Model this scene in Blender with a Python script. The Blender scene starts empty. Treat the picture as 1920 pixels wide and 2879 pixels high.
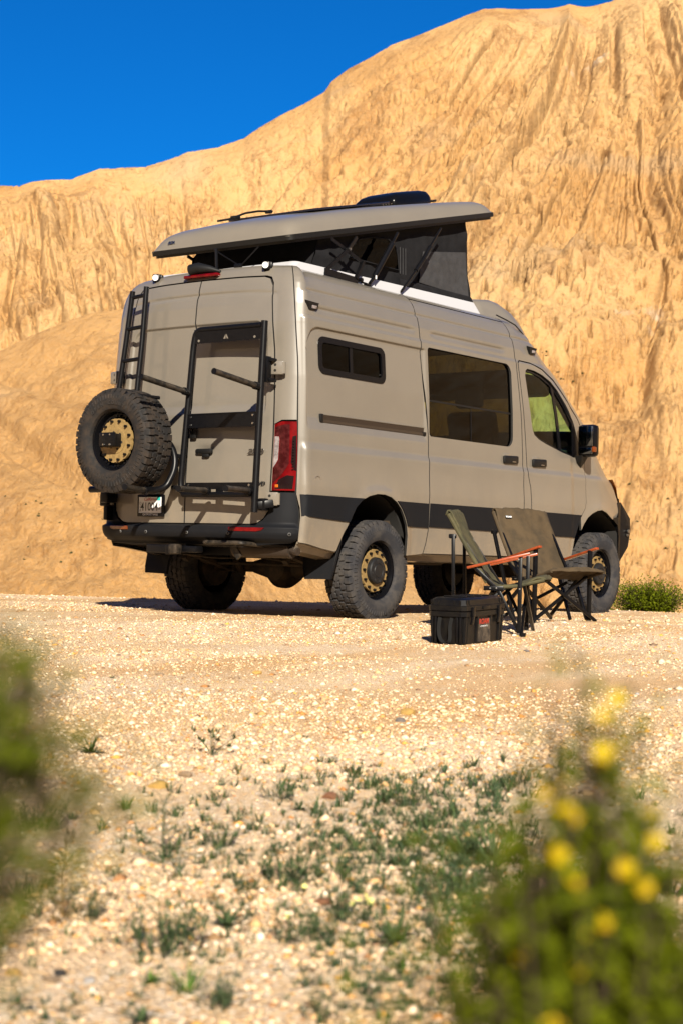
import bpy, bmesh, math, random
import numpy as np
from mathutils import Vector, Matrix
from mathutils.geometry import delaunay_2d_cdt
S = bpy.context.scene
COL = S.collection
random.seed(7); RNG = np.random.default_rng(7)
rad = math.radians

# ---------------------------------------------------------------- camera
CAMP = np.array([-10.3979, -8.4465, 0.4871]); YAW, PIT, ROL, FPX = 0.64744, 0.02665, 0.02608, 4582.5
fw = np.array([math.cos(YAW)*math.cos(PIT), math.sin(YAW)*math.cos(PIT), math.sin(PIT)])
rt0 = np.array([math.sin(YAW), -math.cos(YAW), 0.0]); up0 = np.cross(rt0, fw)
rt = rt0*math.cos(ROL)+up0*math.sin(ROL); up = -rt0*math.sin(ROL)+up0*math.cos(ROL)
cam = bpy.data.cameras.new('camera'); camo = bpy.data.objects.new('camera', cam); COL.objects.link(camo)
m = Matrix.Identity(4)
for i in range(3):
    m[i][0] = rt[i]; m[i][1] = up[i]; m[i][2] = -fw[i]; m[i][3] = CAMP[i]
camo.matrix_world = m
cam.sensor_fit = 'VERTICAL'; cam.sensor_height = 36.0; cam.lens = FPX/2879*36
cam.clip_start = 0.05; cam.clip_end = 3000
cam.dof.use_dof = True; cam.dof.focus_distance = 12.6; cam.dof.aperture_fstop = 4.6; cam.dof.aperture_blades = 7
S.camera = camo

# ---------------------------------------------------------------- light
SUN = Vector((1.0, 0.87, -0.73)).normalized()          # direction the light travels
w = bpy.data.worlds.new('World'); S.world = w; w.use_nodes = True
nt = w.node_tree; nt.nodes.clear()
sky = nt.nodes.new('ShaderNodeTexSky'); sky.sky_type = 'NISHITA'; sky.sun_disc = False
sky.sun_elevation = math.asin(-SUN.z); sky.sun_rotation = math.atan2(-SUN.x, -SUN.y)
sky.altitude = 1500; sky.air_density = 1.0; sky.dust_density = 0.1; sky.ozone_density = 4.0
mx = nt.nodes.new('ShaderNodeMix'); mx.data_type = 'RGBA'; mx.blend_type = 'MULTIPLY'; mx.inputs[0].default_value = 1
mx.inputs[7].default_value = (0.02, 0.445, 0.87, 1)
bg = nt.nodes.new('ShaderNodeBackground'); bg.inputs[1].default_value = 0.050
ou = nt.nodes.new('ShaderNodeOutputWorld')
nt.links.new(sky.outputs[0], mx.inputs[6]); nt.links.new(mx.outputs[2], bg.inputs[0]); nt.links.new(bg.outputs[0], ou.inputs[0])
sl = bpy.data.lights.new('sun', 'SUN'); sl.energy = 5.0; sl.angle = rad(0.5); sl.color = (1.0, 0.91, 0.76)
so = bpy.data.objects.new('sun', sl); COL.objects.link(so); so.rotation_euler = SUN.to_track_quat('-Z', 'Y').to_euler()
S.view_settings.view_transform = 'Standard'; S.view_settings.look = 'None'; S.view_settings.exposure = 1.40; S.view_settings.gamma = 1

# ---------------------------------------------------------------- materials
MATS = {}; KA = .65        # one scale for all the plain colours, set together with the exposure
def mat(name, col=(.5, .5, .5), rough=.5, metal=0, spec=.5, coat=0, coat_rough=.1, noise=0, nscale=8, bump=0, bscale=60, ncol=None, trans=0, emit=None):
    col = tuple(c*KA for c in col); ncol = tuple(c*KA for c in ncol) if ncol else None; spec *= .7
    m = bpy.data.materials.new(name); m.use_nodes = True; n = m.node_tree.nodes; l = m.node_tree.links
    b = n['Principled BSDF']; b.inputs['Base Color'].default_value = (*col, 1); b.inputs['Roughness'].default_value = rough
    b.inputs['Metallic'].default_value = metal; b.inputs['Specular IOR Level'].default_value = spec
    b.inputs['Coat Weight'].default_value = coat; b.inputs['Coat Roughness'].default_value = coat_rough
    tc = n.new('ShaderNodeTexCoord')
    if noise or ncol:
        t = n.new('ShaderNodeTexNoise'); t.inputs['Scale'].default_value = nscale; t.inputs['Detail'].default_value = 6; t.inputs['Roughness'].default_value = .65
        l.new(tc.outputs['Object'], t.inputs['Vector'])
        r = n.new('ShaderNodeMapRange'); r.inputs[1].default_value = .42; r.inputs[2].default_value = .62
        l.new(t.outputs[0], r.inputs[0])
        x = n.new('ShaderNodeMix'); x.data_type = 'RGBA'
        c2 = ncol or tuple(c*(1-noise) for c in col)
        x.inputs[6].default_value = (*col, 1); x.inputs[7].default_value = (*c2, 1)
        l.new(r.outputs[0], x.inputs[0]); l.new(x.outputs[2], b.inputs['Base Color'])
    if bump:
        t2 = n.new('ShaderNodeTexNoise'); t2.inputs['Scale'].default_value = bscale; t2.inputs['Detail'].default_value = 5
        l.new(tc.outputs['Object'], t2.inputs['Vector'])
        bp = n.new('ShaderNodeBump'); bp.inputs['Strength'].default_value = 1; bp.inputs['Distance'].default_value = bump
        l.new(t2.outputs[0], bp.inputs['Height']); l.new(bp.outputs[0], b.inputs['Normal'])
    MATS[name] = m
    return m
def dusty(m, dust=(.42, .31, .19), z0=.5, z1=1.15, amount=.55):
    """dust thrown up on the lower body: strongest at the sill, broken up by noise"""
    n = m.node_tree.nodes; l = m.node_tree.links; b = n['Principled BSDF']
    tc = n.new('ShaderNodeNewGeometry'); sp = n.new('ShaderNodeSeparateXYZ'); l.new(tc.outputs['Position'], sp.inputs[0])
    r = n.new('ShaderNodeMapRange'); r.inputs[1].default_value = z1; r.inputs[2].default_value = z0; l.new(sp.outputs[2], r.inputs[0])
    mp = n.new('ShaderNodeMapping'); mp.inputs['Scale'].default_value = (5, 5, 2.2); l.new(tc.outputs['Position'], mp.inputs[0])
    t = n.new('ShaderNodeTexNoise'); t.inputs['Scale'].default_value = 1.3; t.inputs['Detail'].default_value = 8; t.inputs['Roughness'].default_value = .7
    l.new(mp.outputs[0], t.inputs['Vector'])
    r2 = n.new('ShaderNodeMapRange'); r2.inputs[1].default_value = .3; r2.inputs[2].default_value = .75; r2.inputs[4].default_value = amount; l.new(t.outputs[0], r2.inputs[0])
    mu = n.new('ShaderNodeMath'); mu.operation = 'MULTIPLY'; l.new(r.outputs[0], mu.inputs[0]); l.new(r2.outputs[0], mu.inputs[1])
    x = n.new('ShaderNodeMix'); x.data_type = 'RGBA'; x.inputs[7].default_value = (*[c*KA for c in dust], 1)
    if b.inputs['Base Color'].links:
        l.new(b.inputs['Base Color'].links[0].from_socket, x.inputs[6])
    else: x.inputs[6].default_value = b.inputs['Base Color'].default_value
    l.new(mu.outputs[0], x.inputs[0]); l.new(x.outputs[2], b.inputs['Base Color'])
    return m
PAINT = dusty(mat('van_paint', (.180, .159, .130), .36, 0, .5, .6, .08, noise=.06, nscale=2.5), amount=.42, z0=.45, z1=1.25)
PAINT2 = mat('roof_paint', (.194, .170, .134), .36, 0, .5, .45, .12, noise=.05, nscale=3)
CLAD = dusty(mat('grey_cladding', (.0080, .0090, .0115), .6, spec=.14), amount=.012)
BLK = mat('black_powder_coat', (.005, .005, .006), .34, spec=.22, noise=.3, nscale=30)
BLKW = mat('worn_black_tube', (.010, .009, .008), .45, spec=.35, ncol=(.055, .042, .03), nscale=22)
TRIM = mat('black_trim', (.006, .006, .006), .5, spec=.35)
GLOSSB = mat('gloss_black', (.004, .004, .005), .22, spec=.2)
INNER = mat('dark_lining', (.012, .011, .010), .9)
CABIN = mat('cabin_brown', (.045, .03, .018), .8)
WHITE = mat('white_base', (.50, .50, .52), .35)
GREYB = mat('tent_fabric', (.011, .011, .013), .85, spec=.2, noise=.35, nscale=6, bump=.010, bscale=7)
MESHM = mat('tent_mesh', (.040, .040, .043), .75, noise=.3, nscale=14, bump=.003, bscale=30)
STEEL = mat('steel', (.45, .44, .42), .35, metal=1)
CHROME = mat('chrome', (.6, .6, .6), .25, metal=1)
AMBD = mat('amber_repeater_shaded_reflector', (.16, .035, .006), .2)
SENS = mat('sensor_ring', (.16, .16, .16), .5)
MIRR = mat('mirror_silver', (.35, .37, .38), .06, metal=1)
GOLD = mat('gold_ring', (.34, .225, .088), .48, metal=.2, noise=.25, nscale=30)
RUBBER = mat('tyre_rubber', (.014, .013, .013), .75, spec=.3, ncol=(.036, .026, .019), nscale=14, bump=.0008, bscale=160)
RUBBD = mat('dusty_rubber', (.030, .030, .034), .85, spec=.2, ncol=(.062, .056, .052), nscale=9, bump=.0008, bscale=160)
UNDER = mat('undercarriage', (.018, .014, .011), .75, spec=.3, ncol=(.05, .034, .02), nscale=12)
RED = mat('red_lens', (.15, .002, .003), .15, spec=.4, noise=.5, nscale=10)
REDD = mat('dark_red_lens', (.030, .003, .003), .15, spec=.4, ncol=(.07, .012, .012), nscale=22)
SMOKE = mat('smoked_lens', (.010, .004, .004), .15)
AMBER = mat('amber_lens', (.55, .13, .01), .2, coat=.5)
CLEARL = mat('clear_lens', (.30, .26, .26), .15, noise=.5, nscale=24)
WOOD = mat('orange_armrest', (.34, .060, .012), .35, coat=.4, noise=.35, nscale=25)
OLIVE = mat('olive_canvas', (.078, .068, .028), .85, ncol=(.035, .034, .015), nscale=9, bump=.004, bscale=16)
BROWNC = mat('brown_olive_canvas', (.070, .045, .019), .85, ncol=(.042, .028, .012), nscale=8, bump=.004, bscale=14)
BOXM = mat('box_plastic', (.004, .004, .005), .34, spec=.22, nscale=20, ncol=(.009, .008, .007))
DUSTPATCH = mat('dusty_panel', (.018, .016, .015), .6, ncol=(.11, .085, .06), nscale=18)
WEB = mat('webbing', (.012, .012, .012), .85, spec=.1, bump=.001, bscale=300)
PRINTR = mat('red_print', (.42, .035, .015), .6)
PRINTW = mat('white_print', (.75, .75, .75), .6)
PRINTB = mat('black_print', (.012, .012, .012), .5)
PRINTG = mat('grey_print', (.16, .15, .14), .6)
PLATE = mat('plate_white', (.72, .72, .74), .4)
TEAL = mat('teal_sticker', (.02, .42, .38), .5)
LED = mat('work_light_lens', (.75, .75, .75), .3)
SOLAR = mat('solar_panel', (.008, .009, .018), .25)
def glass(name, tint, gloss=.06, ior=1.5):
    m = bpy.data.materials.new(name); m.use_nodes = True; n = m.node_tree.nodes; l = m.node_tree.links; n.clear()
    t = n.new('ShaderNodeBsdfTransparent'); t.inputs[0].default_value = (*tint, 1)
    g = n.new('ShaderNodeBsdfGlossy'); g.inputs['Roughness'].default_value = .015
    lw = n.new('ShaderNodeLayerWeight'); pw = n.new('ShaderNodeMath'); pw.operation = 'POWER'; pw.inputs[1].default_value = 5; l.new(lw.outputs['Facing'], pw.inputs[0])
    f = n.new('ShaderNodeMath'); f.operation = 'MULTIPLY_ADD'; f.inputs[1].default_value = .9; f.inputs[2].default_value = ((ior-1)/(ior+1))**2; l.new(pw.outputs[0], f.inputs[0])
    x = n.new('ShaderNodeMixShader'); o = n.new('ShaderNodeOutputMaterial')
    l.new(f.outputs[0], x.inputs[0]); l.new(t.outputs[0], x.inputs[1]); l.new(g.outputs[0], x.inputs[2]); l.new(x.outputs[0], o.inputs[0])
    return m
GL_DARK = glass('privacy_glass', (.055, .041, .021), ior=1.24); GL_TINT = glass('green_glass', (.55, .78, .60), ior=1.25); GL_SMALL = glass('smoked_acrylic', (.04, .04, .045), ior=1.2)
GL_VINYL = glass('clear_vinyl', (.10, .10, .12), ior=1.15)

# ---------------------------------------------------------------- mesh helpers
def link(o, parent=None, **kw):
    COL.objects.link(o)
    if parent: o.parent = parent
    for k, v in kw.items(): o[k] = v
    return o
def mesh_from(name, V, F, mats, parent=None, smooth=True, angle=35, normals=None, mi=None, **kw):
    me = bpy.data.meshes.new(name); me.from_pydata([tuple(v) for v in V], [], [tuple(f) for f in F])
    for mm in (mats if isinstance(mats, (list, tuple)) else [mats]): me.materials.append(mm)
    if mi is not None: me.polygons.foreach_set('material_index', mi)
    if smooth:
        me.polygons.foreach_set('use_smooth', [True]*len(me.polygons))
        if normals is None and angle: me.set_sharp_from_angle(angle=rad(angle))
    me.update()
    if normals is not None: me.normals_split_custom_set_from_vertices([tuple(v) for v in normals])
    return link(bpy.data.objects.new(name, me), parent, **kw)
def tri_mesh(name, V, F, mats, parent=None, smooth=False, **kw):
    V = np.ascontiguousarray(V, dtype=np.float32); F = np.ascontiguousarray(F, dtype=np.int32); k = F.shape[1]
    me = bpy.data.meshes.new(name); me.vertices.add(len(V)); me.vertices.foreach_set('co', V.ravel())
    me.loops.add(F.size); me.loops.foreach_set('vertex_index', F.ravel())
    me.polygons.add(len(F)); me.polygons.foreach_set('loop_start', np.arange(0, F.size, k, dtype=np.int32))
    me.polygons.foreach_set('use_smooth', np.full(len(F), smooth))
    for mm in (mats if isinstance(mats, (list, tuple)) else [mats]): me.materials.append(mm)
    me.update(calc_edges=True)
    return link(bpy.data.objects.new(name, me), parent, **kw)
def empty(name, loc=(0, 0, 0), rz=0, parent=None, **kw):
    o = bpy.data.objects.new(name, None); o.location = loc; o.rotation_euler = (0, 0, rz); o.empty_display_size = .1
    return link(o, parent, **kw)
class MB:
    def __init__(s): s.V = []; s.F = []; s.M = []; s.m = 0
    def add(s, V, F, M=None):
        b = len(s.V)
        for v in V:
            v = Vector(v); s.V.append(tuple(M @ v if M else v))
        for f in F: s.F.append(tuple(i+b for i in f)); s.M.append(s.m)
        return s
    def box(s, c, d, M=None, ch=0):
        x, y, z = [q/2 for q in d]; c = Vector(c)
        if ch <= 0:
            V = [(sx*x, sy*y, sz*z) for sx in (-1, 1) for sy in (-1, 1) for sz in (-1, 1)]
            F = [(0, 1, 3, 2), (4, 6, 7, 5), (0, 4, 5, 1), (2, 3, 7, 6), (0, 2, 6, 4), (1, 5, 7, 3)]
        else:
            bm = bmesh.new(); bmesh.ops.create_cube(bm, size=1)
            bmesh.ops.scale(bm, vec=d, verts=bm.verts)
            bmesh.ops.bevel(bm, geom=list(bm.edges), offset=min(ch, min(d)*.45), segments=2, affect='EDGES', profile=.5)
            bm.verts.index_update(); V = [v.co.copy() for v in bm.verts]; F = [[v.index for v in f.verts] for f in bm.faces]; bm.free()
        return s.add([c+Vector(v) for v in V], F, M)
    def beam(s, a, b, wd, ht, upv=(0, 0, 1), ch=0):
        a = Vector(a); b = Vector(b); d = b-a; L = d.length; d.normalize(); u = Vector(upv); r = d.cross(u)
        if r.length < 1e-4: r = d.cross(Vector((1, 0, 0)))
        r.normalize(); u = r.cross(d)
        M = Matrix((( *d, 0), (*r, 0), (*u, 0), (0, 0, 0, 1))).transposed(); M.translation = (a+b)/2
        return s.box((0, 0, 0), (L, wd, ht), M, ch)
    def tube(s, P, r, seg=10, caps=True, closed=False):
        P = [Vector(p) for p in P]; n = len(P); R = r if isinstance(r, (list, tuple)) else [r]*n; b = len(s.V)
        T = []
        for i in range(n):
            if closed: t = P[(i+1) % n]-P[i-1]
            else: t = P[min(i+1, n-1)]-P[max(i-1, 0)]
            T.append(t.normalized())
        a = T[0].orthogonal().normalized()
        for i in range(n):
            a = (a-T[i]*a.dot(T[i])).normalized(); c = T[i].cross(a)
            for k in range(seg):
                th = 2*math.pi*k/seg; s.V.append(tuple(P[i]+(a*math.cos(th)+c*math.sin(th))*R[i]))
        for i in range(n if closed else n-1):
            j = (i+1) % n
            for k in range(seg):
                k2 = (k+1) % seg; s.F.append((b+i*seg+k, b+i*seg+k2, b+j*seg+k2, b+j*seg+k)); s.M.append(s.m)
        if caps and not closed:
            s.F.append(tuple(b+k for k in range(seg))[::-1]); s.M.append(s.m)
            s.F.append(tuple(b+(n-1)*seg+k for k in range(seg))); s.M.append(s.m)
        return s
    def cyl(s, a, b, r, seg=14, r2=None): return s.tube([a, b], [r, r if r2 is None else r2], seg)
    def lathe(s, prof, M=None, seg=64, cap=False):
        """prof: (r, x) pairs, turned about local X"""
        b = len(s.V); V = []; F = []
        for r, x in prof:
            for k in range(seg):
                th = 2*math.pi*k/seg; V.append((x, r*math.cos(th), r*math.sin(th)))
        for i in range(len(prof)-1):
            for k in range(seg):
                k2 = (k+1) % seg; F.append((i*seg+k, (i+1)*seg+k, (i+1)*seg+k2, i*seg+k2))
        if cap: F.append(tuple((len(prof)-1)*seg+k for k in range(seg)))
        return s.add(V, F, M)
    def build(s, name, mats, parent=None, smooth=True, angle=35, **kw):
        return mesh_from(name, s.V, s.F, mats, parent, smooth, angle, mi=s.M if isinstance(mats, (list, tuple)) else None, **kw)
def bend(P, r, n=6):
    """polyline with rounded corners"""
    P = [Vector(p) for p in P]; o = [P[0]]
    for i in range(1, len(P)-1):
        a = (P[i-1]-P[i]); c = (P[i+1]-P[i]); k = min(r, a.length*.49, c.length*.49)
        p0 = P[i]+a.normalized()*k; p2 = P[i]+c.normalized()*k
        for j in range(n+1):
            t = j/n; o.append(p0*(1-t)**2+P[i]*2*t*(1-t)+p2*t*t)
    o.append(P[-1]); return o
def text_geo(s, size=1, bold=0, shear=0, extrude=0, space=1.0, sx=1.0):
    cu = bpy.data.curves.new('t', 'FONT'); cu.body = s; cu.size = size; cu.offset = bold; cu.shear = shear; cu.extrude = extrude
    cu.align_x = 'CENTER'; cu.align_y = 'CENTER'; cu.space_character = space; cu.resolution_u = 3
    ob = bpy.data.objects.new('t', cu); me = bpy.data.meshes.new_from_object(ob)
    V = [Vector((v.co.x*sx, v.co.y, v.co.z)) for v in me.vertices]; F = [tuple(p.vertices) for p in me.polygons]
    bpy.data.objects.remove(ob); bpy.data.meshes.remove(me); bpy.data.curves.remove(cu)
    return V, F
def text(name, s, pos, right, upv, size, m, parent, **kw):
    V, F = text_geo(s, size, **kw); r = Vector(right).normalized(); u = Vector(upv).normalized(); n = r.cross(u)
    p = Vector(pos)
    return mesh_from(name, [p+r*v.x+u*v.y+n*v.z for v in V], F, m, parent, smooth=False)

# ---------------------------------------------------------------- noise
_P = RNG.permutation(4096)
def _h(ix, iy, iz): return _P[(_P[(_P[ix & 4095]+iy) & 4095]+iz) & 4095]/4096.0
def vnoise(x, y, z):
    x, y, z = np.broadcast_arrays(x, y, z)
    xi = np.floor(x).astype(int); yi = np.floor(y).astype(int); zi = np.floor(z).astype(int)
    fx = x-xi; fy = y-yi; fz = z-zi; fx = fx*fx*(3-2*fx); fy = fy*fy*(3-2*fy); fz = fz*fz*(3-2*fz)
    def L(a, b, t): return a+(b-a)*t
    c = [[[_h(xi+i, yi+j, zi+k) for k in (0, 1)] for j in (0, 1)] for i in (0, 1)]
    return L(L(L(c[0][0][0], c[1][0][0], fx), L(c[0][1][0], c[1][1][0], fx), fy), L(L(c[0][0][1], c[1][0][1], fx), L(c[0][1][1], c[1][1][1], fx), fy), fz)*2-1
def fbm(x, y, z=0.0, o=4, g=.5):
    s = 0; a = 1; t = 0
    for i in range(o):
        s = s+a*vnoise(np.asarray(x)*2**i+i*17.3, np.asarray(y)*2**i+i*5.1, np.asarray(z)*2**i+i*9.7); t += a; a *= g
    return s/t
def sm(x, a, b):
    t = np.clip((np.asarray(x, float)-a)/(b-a), 0, 1); return t*t*(3-2*t)

# ---------------------------------------------------------------- terrain
FH = np.array([math.cos(YAW), math.sin(YAW)]); RH = np.array([math.sin(YAW), -math.cos(YAW)])
def ab(x, y):
    dx = np.asarray(x, float)-CAMP[0]; dy = np.asarray(y, float)-CAMP[1]
    return dx*RH[0]+dy*RH[1], dx*FH[0]+dy*FH[1]
def xy(a, b): return CAMP[0]+a*RH[0]+b*FH[0], CAMP[1]+a*RH[1]+b*FH[1]
KB = [-400, -20, -4, 0, 2, 4, 6, 8, 10, 11.2, 12.5, 16.8, 17.8, 19, 22, 27, 32, 60, 400]
KZ = [-3, -1.0, -.50, -.37, -.29, -.205, -.14, -.088, -.036, 0, 0, 0, -.05, -.22, -1.2, -3.4, -5.2, -6, -6]
def tz(a, b):
    a = np.asarray(a, float); b = np.asarray(b, float)
    z = np.interp(b+.0, KB, KZ)
    z = (z+np.interp(b-.25, KB, KZ)+np.interp(b+.25, KB, KZ))/3
    near = sm(b, -10, 0)*(1-sm(b, 19, 24))
    z = z+near*(.016*fbm(a*.55, b*.55, 1.3, 3)*(1-.6*sm(b, 9.5, 11)*(1-sm(b, 17, 18)))+.005*fbm(a*3, b*3, 2.1, 3))
    z = z+.040*np.exp(-(((a-2.0)/.9)**2+((b-12.2)/.8)**2))
    z = z-.06*sm(a, 2.6, 5)*sm(b, 15, 18)
    z = z-.012*np.exp(-((b-7.4-.25*a)/.25)**2)*sm(a, -2, 0)-.010*np.exp(-((b-9.0-.1*a)/.2)**2)    # old wheel ruts
    r = np.hypot(a, b-10); back = 1-sm(b, 22, 40)*(1-sm(np.abs(a)/np.maximum(b, 1), .6, 1.0))
    z = z+back*sm(r, 50, 150)*(45+9*fbm(a*.012+5, b*.012, 3.3, 4)+5*fbm(a*.06, b*.06, 4.4, 4))
    z = z+.4*fbm(a*.1, b*.1, 8.1, 3)*sm(r, 20, 50)
    return z
def ground(x, y): return float(tz(*ab(x, y)))
def gl(lo, hi, step, far, n):
    c = np.arange(lo, hi+1e-6, step); g = np.geomspace(step, far-hi, n); h = np.geomspace(step, far+lo if lo < 0 else far, n)
    return np.concatenate([(lo-h)[::-1], c, hi+g])
A_ = gl(-5.2, 5.2, .055, 420, 42); B_ = np.concatenate([-np.geomspace(.2, 400, 40)[::-1], np.arange(0, 20.0, .055), 20+np.geomspace(.1, 360, 46)])
AA, BB = np.meshgrid(A_, B_); ZZ = tz(AA, BB); XX, YY = xy(AA, BB)
def grid_faces(nr, nc):
    i = np.arange(nr-1)[:, None]*nc+np.arange(nc-1)[None, :]
    return np.stack([i, i+1, i+nc+1, i+nc], -1).reshape(-1, 4)
def ground_material():
    m = bpy.data.materials.new('gravel_ground'); m.use_nodes = True; n = m.node_tree.nodes; l = m.node_tree.links; b = n['Principled BSDF']
    b.inputs['Roughness'].default_value = .92; b.inputs['Specular IOR Level'].default_value = .2
    g = n.new('ShaderNodeNewGeometry')
    def noise(sc, det=5, ro=.6):
        t = n.new('ShaderNodeTexNoise'); t.inputs['Scale'].default_value = sc; t.inputs['Detail'].default_value = det; t.inputs['Roughness'].default_value = ro
        l.new(g.outputs['Position'], t.inputs['Vector']); return t
    def vor(sc):
        t = n.new('ShaderNodeTexVoronoi'); t.inputs['Scale'].default_value = sc; t.inputs['Randomness'].default_value = 1; l.new(g.outputs['Position'], t.inputs['Vector']); return t
    def mixc(f, a, c):
        x = n.new('ShaderNodeMix'); x.data_type = 'RGBA'
        for s_, v in ((6, a), (7, c)):
            if isinstance(v, tuple): x.inputs[s_].default_value = (*v, 1)
            else: l.new(v, x.inputs[s_])
        if isinstance(f, float): x.inputs[0].default_value = f
        else: l.new(f, x.inputs[0])
        return x.outputs[2]
    def mr(o, a, c, d=0, e=1):
        r = n.new('ShaderNodeMapRange'); 
        for i, v in enumerate((a, c, d, e)): r.inputs[i+1].default_value = v
        l.new(o, r.inputs[0]); return r.outputs[0]
    big = noise(.55, 6, .6); mid = noise(2.6, 6)
    sand = mixc(mr(big.outputs[0], .42, .58), (0.601, 0.458, 0.300), (0.515, 0.347, 0.179))
    mpt = n.new('ShaderNodeMapping'); mpt.vector_type = 'POINT'; mpt.inputs['Rotation'].default_value = (0, 0, math.pi/2-YAW+.10); mpt.inputs['Scale'].default_value = (.30, 1.25, 1)
    l.new(g.outputs['Position'], mpt.inputs[0]); trk = n.new('ShaderNodeTexNoise'); trk.inputs['Scale'].default_value = .85; trk.inputs['Detail'].default_value = 5; trk.inputs['Roughness'].default_value = .55; l.new(mpt.outputs[0], trk.inputs['Vector'])
    track = mr(trk.outputs[0], .50, .62)
    v1 = vor(95); v2 = vor(48)
    def ramp(o):
        sp = n.new('ShaderNodeSeparateColor'); l.new(o, sp.inputs[0]); r = n.new('ShaderNodeValToRGB'); l.new(sp.outputs[0], r.inputs[0])
        e = r.color_ramp; e.interpolation = 'CONSTANT'
        pts = [(0, (0.572, 0.472, 0.358)), (.22, (0.529, 0.394, 0.264)), (.48, (0.415, 0.279, 0.151)), (.62, (0.572, 0.515, 0.429)), (.74, (0.358, 0.179, 0.051)), (.84, (0.215, 0.151, 0.108)), (.92, (0.472, 0.272, 0.086))]
        e.elements[0].position = 0; e.elements[0].color = (*pts[0][1], 1); e.elements[1].position = pts[1][0]; e.elements[1].color = (*pts[1][1], 1)
        for p, c in pts[2:]:
            q = e.elements.new(p); q.color = (*c, 1)
        return r.outputs[0]
    c = mixc(mr(mid.outputs[0], .40, .60, .15, .60), sand, ramp(v1.outputs['Color']))
    sel = mr(v2.outputs['Distance'], .30, .26)
    spc = n.new('ShaderNodeSeparateColor'); l.new(v2.outputs['Color'], spc.inputs[0]); s2 = mr(spc.outputs[1], .60, .61)
    mu = n.new('ShaderNodeMath'); mu.operation = 'MULTIPLY'; l.new(sel, mu.inputs[0]); l.new(s2, mu.inputs[1])
    c = mixc(mu.outputs[0], c, ramp(v2.outputs['Color']))
    tm = n.new('ShaderNodeMath'); tm.operation = 'MULTIPLY'; tm.inputs[1].default_value = .72; l.new(track, tm.inputs[0])
    c = mixc(tm.outputs[0], c, (0.429, 0.257, 0.111))
    l.new(c, b.inputs['Base Color'])
    h = n.new('ShaderNodeMath'); h.operation = 'MULTIPLY_ADD'; l.new(mu.outputs[0], h.inputs[0]); h.inputs[1].default_value = 1.1
    inv = n.new('ShaderNodeMath'); inv.operation = 'MULTIPLY_ADD'; inv.inputs[1].default_value = -1.3; inv.inputs[2].default_value = 1; l.new(v1.outputs['Distance'], inv.inputs[0])
    l.new(inv.outputs[0], h.inputs[2])
    bp = n.new('ShaderNodeBump'); bp.inputs['Distance'].default_value = .0105; bp.inputs['Strength'].default_value = .9; l.new(h.outputs[0], bp.inputs['Height']); l.new(bp.outputs[0], b.inputs['Normal'])
    return m
GROUND = ground_material()
tri_mesh('ground', np.stack([XX, YY, ZZ], -1).reshape(-1, 3), grid_faces(*AA.shape)[:, ::-1], GROUND, smooth=True, kind='structure')

# ---------------------------------------------------------------- hills
def hill_material(name, c1, c2, c3, stripes=True):
    m = bpy.data.materials.new(name); m.use_nodes = True; n = m.node_tree.nodes; l = m.node_tree.links; b = n['Principled BSDF']
    b.inputs['Roughness'].default_value = .95; b.inputs['Specular IOR Level'].default_value = .1
    g = n.new('ShaderNodeNewGeometry')
    def noise(sc, det=6, ro=.6, vs=(1, 1, 1), dist=0):
        mp = n.new('ShaderNodeMapping'); mp.inputs['Scale'].default_value = vs; l.new(g.outputs['Position'], mp.inputs[0])
        t = n.new('ShaderNodeTexNoise'); t.inputs['Scale'].default_value = sc; t.inputs['Detail'].default_value = det; t.inputs['Roughness'].default_value = ro; t.inputs['Distortion'].default_value = dist
        l.new(mp.outputs[0], t.inputs['Vector']); return t.outputs[0]
    def mr(o, a, c, d=0, e=1):
        r = n.new('ShaderNodeMapRange')
        for i, v in enumerate((a, c, d, e)): r.inputs[i+1].default_value = v
        l.new(o, r.inputs[0]); return r.outputs[0]
    def mixc(f, a, c):
        x = n.new('ShaderNodeMix'); x.data_type = 'RGBA'
        for s_, v in ((6, a), (7, c)):
            if isinstance(v, tuple): x.inputs[s_].default_value = (*v, 1)
            else: l.new(v, x.inputs[s_])
        l.new(f, x.inputs[0]); return x.outputs[2]
    c = mixc(mr(noise(.09, 6, .6), .42, .58), c1, c2)
    c = mixc(mr(noise(.40, 10, .78, (1, 1, .5), .2), .52, .61, 0, .66), c, c3)                                    # brown soil patches, doubling as painted shade for the gullies
    if stripes:
        c = mixc(mr(noise(.16, 4, .5, (.6, .6, 1.6), .8), .56, .70, 0, .35), c, (0.310, 0.248, 0.167))  # paler grey beds
        c = mixc(mr(noise(.22, 6, .6, (.6, .6, 1.2)), .69, .74, 0, .6), c, (0.459, 0.384, 0.310))        # chalky outcrops
    c = mixc(mr(noise(2.6, 7, .8, (1, 1, .6)), .56, .66, 0, .75), c, (0.161, 0.081, 0.026))                     # fine dark brown speckle
    c = mixc(mr(noise(9.0, 4, .7), .40, .62, 0, .30), c, (0.384, 0.267, 0.149))
    l.new(c, b.inputs['Base Color'])
    bp = n.new('ShaderNodeBump'); bp.inputs['Distance'].default_value = .30; bp.inputs['Strength'].default_value = 1.0
    ad = n.new('ShaderNodeMath'); ad.operation = 'MULTIPLY_ADD'; l.new(noise(1.6, 9, .74), ad.inputs[0]); ad.inputs[1].default_value = 1.0; ad.inputs[2].default_value = 0
    l.new(ad.outputs[0], bp.inputs['Height']); l.new(bp.outputs[0], b.inputs['Normal'])
    return m
HILLM = hill_material('eroded_clay', (.395, .215, .074), (.455, .278, .116), (.185, .085, .026))
SPURM = hill_material('smooth_clay', (.365, .198, .068), (.395, .225, .084), (.235, .115, .036))
def rayP(px, py, depth):
    d = fw+rt*(px-960)/FPX-up*(py-1439.5)/FPX; d2 = d[0]*FH[0]+d[1]*FH[1]; return CAMP+d*depth/d2
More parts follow.
